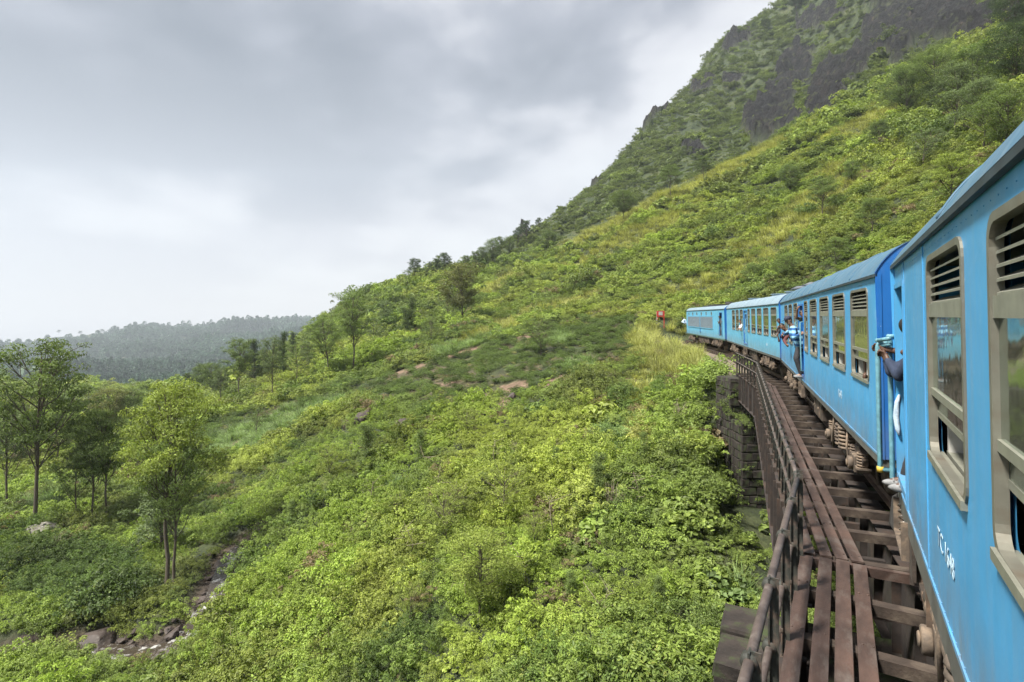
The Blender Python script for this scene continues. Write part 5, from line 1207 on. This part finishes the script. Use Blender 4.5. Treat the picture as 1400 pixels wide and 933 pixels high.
for i, (px, py) in enumerate(SAP): tree(px, py, random.uniform(38, 75)*(.7 if py < 640 else 1), ('airy', 'spire')[i % 2], 'yg'[i % 2], ('thin twiggy sapling ' if i % 2 == 0 else 'narrow leafy sapling ')+min(LAND, key=lambda q: math.hypot(q[0]-px, q[1]-py))[2], i, random.uniform(1.0, 1.6), group='saplings on the near slope', name='sapling')
tree(610, 760, 95, 'airy', 'y', 'sparse lime green tree with bare branches on the near slope', 0, 1.4)
tree(690, 720, 90, 'airy', 'y', 'twiggy young tree growing through the bushes on the near slope', 1, 1.5)
tree(655, 850, 130, 'dense', 'y', 'low spreading tree with lichen grey branches at the bottom', 1, 1.3)
for i, (px, py, h_, kd, c) in enumerate([(556, 392, 22, 'airy', 'b'), (568, 388, 34, 'umbrella', 'k'), (585, 384, 26, 'airy', 'k'), (598, 382, 28, 'umbrella', 'k'), (609, 380, 34, 'umbrella', 'k'), (622, 375, 14, 'airy', 'k'), (637, 372, 22, 'umbrella', 'd'), (650, 368, 24, 'umbrella', 'd'), (661, 364, 26, 'dense', 'd'),
     (673, 360, 32, 'dense', 'd'), (685, 352, 28, 'umbrella', 'd'), (696, 346, 22, 'dense', 'd'), (708, 337, 26, 'umbrella', 'k'), (720, 330, 28, 'umbrella', 'k'), (736, 312, 14, 'umbrella', 'k')]):
    tree(px, py+5, h_+6, kd, c, ('small flat topped dark tree at the lower %s end' if px < 630 else 'dark rounded tree in the dense middle' if px < 700 else 'dark tree at the steep upper end')+' of the skyline grove' if 0 else ['pale feathery tree at the lowest end of the skyline grove', 'second tree of the skyline grove, dark with a flat top', 'third tree of the skyline grove, thin crowned', 'fourth tree of the skyline grove beside the thin one', 'tall dark tree closing the lower group of the skyline grove', 'tiny twiggy tree in the gap of the skyline grove', 'dark tree just above the gap in the skyline grove', 'second dark tree above the gap in the skyline grove', 'bushy tree above the brownish round crowned tree', 'tallest bushy tree in the middle of the skyline grove', 'spreading tree just past the tallest of the skyline grove', 'small bushy tree in the upper skyline grove', 'flat topped tree in the upper skyline grove', 'dark tree where the skyline grove steepens', 'small lone tree at the top of the skyline grove'][i], i, .95, group='grove along the skyline of the spur')
tree(762, 294, 32, 'umbrella', 'k', 'lone wind blown tree standing out on the steep skyline', 1, 1.3)
tree(750, 352, 36, 'dense', 'd', 'grey green tree below the skyline grove, left of the dry grass crest', 0, 1.4)
tree(720, 372, 24, 'round', 'b', 'small tree above the start of the dry grass crest', 0, 1.2)
tree(852, 302, 40, 'dense', 'd', 'dark tree just behind the grass crest, left of its taller neighbour', 1, 1.4)
tree(918, 272, 48, 'umbrella', 'd', 'dark tree with visible trunk just behind the grass crest', 0, 1.3)
tree(962, 250, 36, 'umbrella', 'd', 'smaller dark tree behind the crest nearer the cliffs', 1, 1.3)
tree(1088, 18, 34, 'dense', 'k', 'dark tree on the summit skyline above the cliffs', 0, 1.3)
tree(1046, 40, 14, 'umbrella', 'k', 'small flat topped tree on the summit ridge', 1, 1.8)
for i, (px, py, h_) in enumerate([(958, 88, 10), (945, 110, 12), (938, 118, 9), (925, 132, 8), (905, 155, 10), (892, 172, 9), (878, 190, 8), (1030, 38, 8), (1010, 50, 8), (862, 208, 9)]):
    tree(px, py+4, h_+4, 'spire', 'k', 'tiny dark tree jutting from the steep mountain skyline', i, 1.6, group='tiny trees along the mountain skyline')
BIG = [(1240, 165, 75, 'dense', 'd', 'dark rounded tree lowest in the wood under the cliff'), (1275, 150, 80, 'dense', 'g', 'rounded tree in the wood under the dark cliff'), (1305, 195, 105, 'tall', 'b', 'grey green tree with a pale trunk on the right slope'), (1330, 160, 95, 'umbrella', 'd', 'dark layered tree high on the right slope'),
       (1345, 215, 105, 'umbrella', 'b', 'drooping grey green tree above the near coach roof'), (1390, 130, 100, 'dense', 'k', 'dense dark tree at the upper picture corner'), (1385, 60, 80, 'dense', 'k', 'dark tree highest in the upper picture corner'), (1375, 220, 100, 'dense', 'g', 'broad green tree at the picture edge above the coach'),
       (1262, 235, 60, 'airy', 'b', 'small silvery tree on the bright slope'), (1230, 150, 60, 'spire', 'b', 'thin bare trunked tree on the bright upper slope'), (1125, 305, 62, 'umbrella', 'g', 'spreading tree halfway up the bright slope'), (1080, 270, 45, 'dense', 'd', 'dark low tree on the middle of the bright slope'), (1190, 330, 60, 'umbrella', 'g', 'green tree just above the second coach'),
       (1200, 215, 50, 'umbrella', 'd', 'layered tree beside the silvery ones on the slope'), (1165, 255, 36, 'round', 'g', 'small round tree on the bright slope'), (1300, 300, 90, 'umbrella', 'y', 'yellow green tree just above the near coach roof'), (1030, 395, 36, 'dense', 'g', 'spreading bushy tree behind the coach roofs'), (1075, 390, 44, 'dense', 'g', 'broad bushy tree above the roof vents'), (1140, 368, 45, 'umbrella', 'g', 'green leafy tree right behind the second coach roof')]
for i, (px, py, h_, kd, c, lb) in enumerate(BIG): tree(px, py, h_, kd, c, lb, i, 1.25)
for i in range(14):   # eroded skyline of the far hills
    px = [372, 352, 300, 205, 190, 196, 188, 240, 262, 285, 140, 110, 80, 325][i]; py = [444, 447, 446, 455, 456, 456, 457, 458, 456, 452, 462, 464, 466, 446][i]
    dd_ = np.linspace(1300, 2700, 120); zz_ = ground((px-HX)/FPX*dd_, dd_); dbest = float(dd_[np.argmax((zz_-EYE)/dd_)])
    tree(px, py, random.uniform(5, 8) if i not in (3, 4, 5, 6) else random.uniform(8, 12), 'umbrella', 'k', 'hazy tree on the crest of the far hills', i, 1.3, group='trees on the crest of the far hills', d=dbest, sink=7)
# bare branches poking out of the near bushes
for i, (px, py) in enumerate([(600, 680), (680, 640), (560, 770), (720, 800), (640, 830), (760, 740), (800, 860), (505, 700), (860, 700), (585, 640)]):
    h = hit(px, py); m = MB(); rr = random.Random(900+i); base = h+Vector((0, 0, -.1)); H = rr.uniform(1.3, 2.2)
    top = base+Vector((rr.gauss(0, .4), rr.gauss(0, .3), H)); mid = base.lerp(top, .5)+Vector((rr.gauss(0, .15), 0, 0)); m.tube([Vector((0, 0, 0)), mid-base, top-base], [.035, .022, .006], 5)
    for k in range(7):
        u = rr.uniform(.35, .95); s0 = (base.lerp(top, u)-base); e1 = s0+Vector((rr.gauss(0, .5), rr.gauss(0, .5), rr.uniform(.05, .5))); e2 = e1+Vector((rr.gauss(0, .3), rr.gauss(0, .3), rr.uniform(-.1, .3))); m.tube([s0, e1, e2], [.014, .009, .003], 4)
    tag(m.build('bare_branch', M_twig, None, base), 'bare grey branch poking out of the near bushes', 'branch', 'bare branches poking out of the near bushes')
# ------------------------------------------------------------------ trackside board
h = hit(903, 450); h.z += .25
sg = empty('trackside_board', (h.x, h.y, h.z)); tag(sg, 'small red and white board on two posts on the slope beyond the locomotive', 'sign')
sz_ = h.y/FPX
for sx in (-1, 1):
    m = MB(); m.box(sx*4.9*sz_-.04, sx*4.9*sz_+.04, -.04, .04, -.2, 21*sz_); m.build('post', M_white if sx < 0 else M_red, sg)
m = MB(); m.box(-5.4*sz_, 5.4*sz_, -.07, -.045, 13*sz_, 21*sz_); m.build('board', M_red, sg)
m = MB(); m.box(-2.8*sz_, 2.6*sz_, -.09, -.072, 15*sz_, 20*sz_); m.build('white_panel', M_white, sg)
m = MB(); m.beam((-4.9*sz_, -.06, 9*sz_), (-2*sz_, -.06, 14*sz_), .06, .03).beam((4.9*sz_, -.06, 9*sz_), (2*sz_, -.06, 14*sz_), .06, .03); m.build('brace', M_red, sg)

# ------------------------------------------------------------------ people
SK = [mat('skin_%d' % i, c, .55) for i, c in enumerate(((.13, .065, .04), (.085, .042, .026), (.22, .125, .085)))]
M_hair = mat('hair', (.012, .010, .009), .5)
def fab(nm, c): return mat_cache(nm, c, rough=.85, vscale=30)
M_stripe = bpy.data.materials.new('striped_cloth'); M_stripe.use_nodes = True; t = M_stripe.node_tree; b = t.nodes['Principled BSDF']
tcx = N(t, 'ShaderNodeTexCoord'); wv = N(t, 'ShaderNodeTexWave', wave_type='BANDS', bands_direction='Z', i_Scale=2.1, i_Distortion=.6); t.links.new(tcx.outputs['Object'], wv.inputs['Vector'])
t.links.new(ramp(t, wv.outputs[0], [(.45, (.02, .09, .25)), (.5, (.25, .50, .72))], 'CONSTANT'), b.inputs['Base Color']); b.inputs['Roughness'].default_value = .85
def caps(m, p, q, r0, r1, n=10):
    p, q = Vector(p), Vector(q); d = (q-p); L = d.length or 1e-3; d = d/L
    pts = [p-d*r0*.98, p-d*r0*.7, p, p.lerp(q, .5), q, q+d*r1*.7, q+d*r1*.98]; m.tube(pts, [r0*.2, r0*.72, r0, (r0+r1)/2*1.02, r1, r1*.72, r1*.2], n)
def remeshed(name, m, matl, parent, vox, smooth=6):
    me = m.mesh(name, matl); o = bpy.data.objects.new(name, me); C.objects.link(o)
    r_ = o.modifiers.new('r', 'REMESH'); r_.mode = 'VOXEL'; r_.voxel_size = vox; r_.use_smooth_shade = True
    s_ = o.modifiers.new('s', 'SMOOTH'); s_.iterations = smooth; s_.factor = .5
    dg = bpy.context.evaluated_depsgraph_get(); me2 = bpy.data.meshes.new_from_object(o.evaluated_get(dg)); me2.name = name
    if not me2.materials: me2.materials.append(matl)
    o.modifiers.clear(); o.data = me2; o.parent = parent; return o
def person(label, parent_frame, J, shirt, trousers=None, skin=0, sleeves='long', hand='grip', vox=.014, hat=None, group='passengers leaning out of the train', grip_axis=(0, 0, 1), glasses=False, shoes=None, grip_r=.026, sh_c=None):
    """J: joints in the frame of a coach: hip, chest, neck, head, sL eL wL, sR eR wR, kL aL, kR aR (x along, y outward, z up)"""
    Mx = parent_frame.matrix_basis if False else (Matrix.Translation(parent_frame.location) @ parent_frame.rotation_euler.to_matrix().to_4x4())
    J = {k: Vector(v) for k, v in J.items()}; org = J['hip'].copy()
    o = empty('person', Mx @ org, parent_frame.rotation_euler); tag(o, label, 'person', group)
    J = {k: v-org for k, v in J.items()}
    b = MB(); caps(b, J['hip'], J['chest'], .13, .15); caps(b, J['chest'], J['neck'], .13, .06); caps(b, J['neck'], J['head'], .055, .06)
    hd = J['head']; up = (J['head']-J['neck']).normalized(); fw = Vector(J['look'])+org if 'look' in J else Vector((0, 1, 0)); fw = (fw-up*fw.dot(up)).normalized(); sd2 = up.cross(fw)
    Mh = Matrix((( sd2.x, fw.x, up.x, hd.x), (sd2.y, fw.y, up.y, hd.y), (sd2.z, fw.z, up.z, hd.z), (0, 0, 0, 1)))
    b.ball((0, 0, .02), (.076, .094, .115), 16, 12, Mh); b.ball((0, .03, -.06), (.052, .062, .05), 12, 8, Mh); b.ball((0, .098, -.005), (.014, .022, .026), 8, 6, Mh)
    for sx in (-1, 1): b.ball((sx*.078, -.005, 0), (.012, .022, .032), 8, 6, Mh)
    b.ball((0, .088, -.055), (.026, .012, .010), 8, 6, Mh)
    def arm(s_, e, w, r=(.050, .038, .027)):
        caps(b, s_, e, r[0], r[1]); caps(b, e, w, r[1], r[2])
    def handm(w, e):
        d = (w-e).normalized(); g = Vector(grip_axis); n_ = d.cross(g); n_.normalize(); g = n_.cross(d)
        c = w+d*.055; caps(b, w+g*.012, c+g*.022, .026, .024, 8); caps(b, w-g*.012, c-g*.022, .026, .022, 8)
        for f in range(4):                                        # four fingers of unequal length, curled round the bar
            off = g*(.033-.022*f); L = (.034, .039, .037, .030)[f]; a = w+d*.075+off; k1 = a+d*L*.9-n_*.014; k2 = k1+d*L*.15-n_*L*.9; k3 = k2-d*L*.55-n_*L*.15
            for p_, q_, r0, r1 in ((a-d*.02, k1, .0105, .010), (k1, k2, .010, .009), (k2, k3, .009, .008)): caps(b, p_, q_, r0, r1, 7)
        th0 = w+d*.03+g*.032; th1 = th0+d*.035+g*.018-n_*.018; th2 = th1+d*.018-n_*.034; caps(b, th0, th1, .013, .012, 7); caps(b, th1, th2, .012, .010, 7)
    for S_ in 'LR':
        if 's'+S_ in J: arm(J['s'+S_], J['e'+S_], J['w'+S_]); handm(J['w'+S_], J['e'+S_])
        if 'k'+S_ in J:
            caps(b, J['hip'], J['k'+S_], .085, .058); caps(b, J['k'+S_], J['a'+S_], .056, .038); caps(b, J['a'+S_], J['a'+S_]+Vector((0, .12, -.04)), .035, .03)
    remeshed('body', b, SK[skin], o, vox)
    c = MB(); caps(c, J['hip'], J['chest'], .148, .168); caps(c, J['chest'], J['chest'].lerp(J['neck'], .72), .165, .085)
    for S_ in 'LR':
        if 's'+S_ in J:
            s_, e, w = J['s'+S_], J['e'+S_], J['w'+S_]; caps(c, J['chest'].lerp(J['neck'], .5), s_, .085, .072)
            if sleeves == 'long': caps(c, s_, e, .072, .056); caps(c, e, e.lerp(w, .9), .056, .043)
            else: caps(c, s_, s_.lerp(e, .62), .072, .060)
    remeshed('shirt', c, shirt, o, .02, 3)
    if trousers and 'kL' in J:
        c = MB()
        for S_ in 'LR': caps(c, J['hip'], J['k'+S_], .11, .075); caps(c, J['k'+S_], J['k'+S_].lerp(J['a'+S_], .9), .073, .058)
        remeshed('trousers', c, trousers, o, .02, 3)
        if shoes:
            for S_ in 'LR':
                c = MB(); a = J['a'+S_]; c.ball((a.x, a.y+.06, a.z-.055), (.05, .14, .045), 12, 8)
                for q in range(3): c.tube([(a.x-.045, a.y+.02+q*.04, a.z-.03), (a.x, a.y+.02+q*.04, a.z-.005), (a.x+.045, a.y+.02+q*.04, a.z-.03)], .008, 5)
                c.build('shoe', shoes, o)
    hr = MB(); hr.ball((0, -.012, .040), (.084, .098, .108), 14, 9, Mh); hb = hr.build('hair', M_hair, o)
    for vtx in hb.data.vertices:                                  # cut the hair back from the face
        lc = Mh.inverted() @ vtx.co
        if lc.y > .03 and lc.z < .075: vtx.co = Mh @ Vector((lc.x*.82, lc.y*.60, lc.z))
    ey = MB()
    for sx in (-1, 1): ey.ball((sx*.031, .083, .018), (.013, .010, .007 if not glasses else .014), 8, 5, Mh)
    if glasses: ey.box(-.05, .05, .082, .094, .012, .030, Mh)
    ey.build('eye' if not glasses else 'sunglasses', M_hair, o)
    if hat:
        ht = MB(); ht.ball((0, -.005, .075), (.092, .105, .080), 14, 8, Mh); ht.box(-.06, .06, .06, .17, .065, .078, Mh); ht.build('cap', hat, o)
    return o
# near coach doorway (frame of c1: x forward, y out, z up)
person('person in dark shirt gripping the handrail at the near coach doorway', c1, dict(hip=(-.46, -.34, 1.95), chest=(-.44, -.30, 2.32), neck=(-.38, -.22, 2.52), head=(-.32, -.12, 2.65), sL=(-.32, -.18, 2.40), eL=(-.08, .05, 2.20), wL=(.0, .085, 2.33), sR=(-.46, -.12, 2.40), eR=(-.32, .0, 2.18), wR=(-.12, .085, 2.34),
       kL=(-.34, -.16, 1.60), aL=(-.22, -.04, 1.12), kR=(-.50, -.2, 1.60), aR=(-.40, -.08, 1.12), look=(1, .2, -.1)), fab('navy_cloth', (.02, .03, .06)), fab('grey_cloth', (.03, .03, .035)), 1, 'long', shoes=fab('grey_shoe', (.20, .20, .20)), vox=.009)
m = MB(); m.tube([(-.18, -.01, 1.98), (-.17, .01, 1.90), (-.16, .02, 1.75), (-.18, .01, 1.62), (-.20, -.0, 1.56)], [.01, .022, .028, .024, .010], 10)
Mc1 = Matrix.Translation(c1.location) @ c1.rotation_euler.to_matrix().to_4x4()
o = m.build('hanging_cloth', fab('pale_blue_fabric', (.40, .50, .60)), None); o.matrix_basis = Mc1; tag(o, 'pale blue cloth hanging in the near coach doorway', 'cloth')  # a piece of pale cloth by the door
person('person behind the doorway passenger with only one hand and arm out', c1, dict(hip=(-.55, -.55, 1.95), chest=(-.50, -.48, 2.32), neck=(-.46, -.44, 2.50), head=(-.44, -.40, 2.64), sL=(-.36, -.30, 2.44), eL=(-.14, -.05, 2.42), wL=(.06, .10, 2.44), look=(1, .2, 0)), fab('brown_cloth', (.12, .07, .05)), None, 1, 'short', vox=.010)
# second coach, doorway at x 8.62 - 9.82
person('person in blue striped jersey and dark cap leaning from the second coach door', c2, dict(hip=(9.2, .02, 1.98), chest=(9.2, .16, 2.32), neck=(9.2, .24, 2.52), head=(9.2, .31, 2.66), sL=(9.38, .20, 2.44), eL=(9.75, .34, 2.28), wL=(10.15, .36, 2.26), sR=(9.02, .20, 2.44), eR=(8.80, .22, 2.20), wR=(8.60, .09, 2.30),
       kL=(9.3, .14, 1.60), aL=(9.26, .02, 1.15), kR=(9.1, .14, 1.60), aR=(9.12, .02, 1.15), look=(-.8, 1, 0)), M_stripe, fab('charcoal_cloth', (.03, .03, .035)), 2, 'long', vox=.014, hat=fab('dark_cap', (.03, .035, .06)), glasses=True, shoes=fab('grey_shoe', (.20, .20, .20)))
person('person reaching out high above the striped jersey at the second coach door', c2, dict(hip=(9.0, -.35, 2.1), chest=(9.0, -.28, 2.45), neck=(9.0, -.16, 2.70), head=(9.0, -.05, 2.83), sR=(8.86, -.05, 2.68), eR=(8.7, .16, 2.74), wR=(8.62, .14, 2.95), look=(-1, 1, 0)), fab('olive_cloth', (.16, .14, .06)), None, 0, 'short', vox=.014)
person('person with black hair leaning far out of the second coach window', c2, dict(hip=(12.5, -.35, 1.95), chest=(12.5, -.05, 2.16), neck=(12.5, .14, 2.30), head=(12.5, .24, 2.42), sL=(12.68, .05, 2.2), eL=(12.62, .22, 2.02), wL=(12.4, .28, 2.12), sR=(12.32, .05, 2.2), eR=(12.28, .22, 1.98), wR=(12.1, .18, 1.86), look=(-1, 1, 0)), fab('maroon_cloth', (.10, .03, .03)), None, 0, 'long', vox=.014)
person('person seated inside the first window of the second coach, head by the sill', c2, dict(hip=(1.0, -.5, 1.62), chest=(.95, -.38, 1.86), neck=(.92, -.28, 1.98), head=(.88, -.17, 2.09), sL=(1.1, -.28, 1.94), eL=(1.15, -.14, 1.90), wL=(1.0, -.03, 1.93), look=(-.5, 1, 0)), fab('white_cloth', (.7, .68, .68)), None, 1, 'short', vox=.014, group='passengers leaning out of the train')
person('person with arms resting on the third coach window sill', c3, dict(hip=(10.7, -.4, 1.9), chest=(10.7, -.12, 2.12), neck=(10.7, .02, 2.3), head=(10.7, .08, 2.44), sL=(10.9, .0, 2.2), eL=(10.85, .16, 1.98), wL=(10.6, .18, 2.0), sR=(10.5, .0, 2.2), eR=(10.4, .16, 1.98), wR=(10.2, .16, 1.96), look=(-1, 1, 0)), fab('white_cloth', (.7, .68, .68)), None, 2, 'short', vox=.016)
person('person at the end doorway of the third coach with bare forearms out', c3, dict(hip=(.0, -.30, 1.9), chest=(-.04, -.14, 2.25), neck=(-.06, -.06, 2.44), head=(-.08, .02, 2.56), sL=(.06, .0, 2.3), eL=(-.1, .14, 2.1), wL=(-.22, .12, 2.28), sR=(-.2, .0, 2.3), eR=(-.24, .14, 2.0), wR=(-.24, .10, 1.80), look=(-1, 1, 0)), fab('grey_cloth', (.08, .08, .09)), None, 0, 'short', vox=.016)
person('person in dark clothes standing in the locomotive cab doorway', loco, dict(hip=(1.3, -.12, 1.98), chest=(1.3, -.04, 2.34), neck=(1.3, .02, 2.54), head=(1.3, .07, 2.68), sL=(1.48, .0, 2.44), eL=(1.6, .08, 2.2), wL=(1.78, .07, 2.3), sR=(1.12, .0, 2.44), eR=(.95, .08, 2.2), wR=(.80, .07, 2.3), kL=(1.38, .0, 1.6), aL=(1.38, -.02, 1.3), kR=(1.2, .0, 1.6), aR=(1.2, -.02, 1.3), look=(-1, 1, 0)), fab('charcoal_cloth', (.03, .03, .035)), fab('charcoal_cloth', (.03, .03, .035)), 1, 'short', vox=.018)
person('person in pale shirt leaning out at the front of the locomotive', loco, dict(hip=(17.2, .0, 2.0), chest=(17.25, .16, 2.3), neck=(17.25, .26, 2.45), head=(17.25, .36, 2.56), sL=(17.4, .22, 2.36), eL=(17.3, .42, 2.16), wL=(17.1, .36, 2.1), sR=(17.08, .22, 2.36), eR=(17.0, .38, 2.12), wR=(16.9, .2, 2.0), look=(-1, 1, 0)), fab('pale_cloth', (.5, .6, .72)), None, 1, 'long', vox=.018)

# ------------------------------------------------------------------ haze
zmin = float(V[:, 2].min()); zmax = max(float(V[:, 2].max()), 60)+32
mh = bpy.data.materials.new('haze'); mh.use_nodes = True; t = mh.node_tree; t.nodes.remove(t.nodes['Principled BSDF'])
pv = N(t, 'ShaderNodeVolumePrincipled'); pv.inputs['Color'].default_value = (.80, .90, 1.0, 1); pv.inputs['Density'].default_value = .00021; pv.inputs['Anisotropy'].default_value = .1
t.links.new(pv.outputs[0], t.nodes['Material Output'].inputs['Volume'])
tag(MB().box(-3000, 3000, -3000, 3000, zmin-1, zmax).build('haze', mh), 'pale haze filling the valley', kind='stuff')
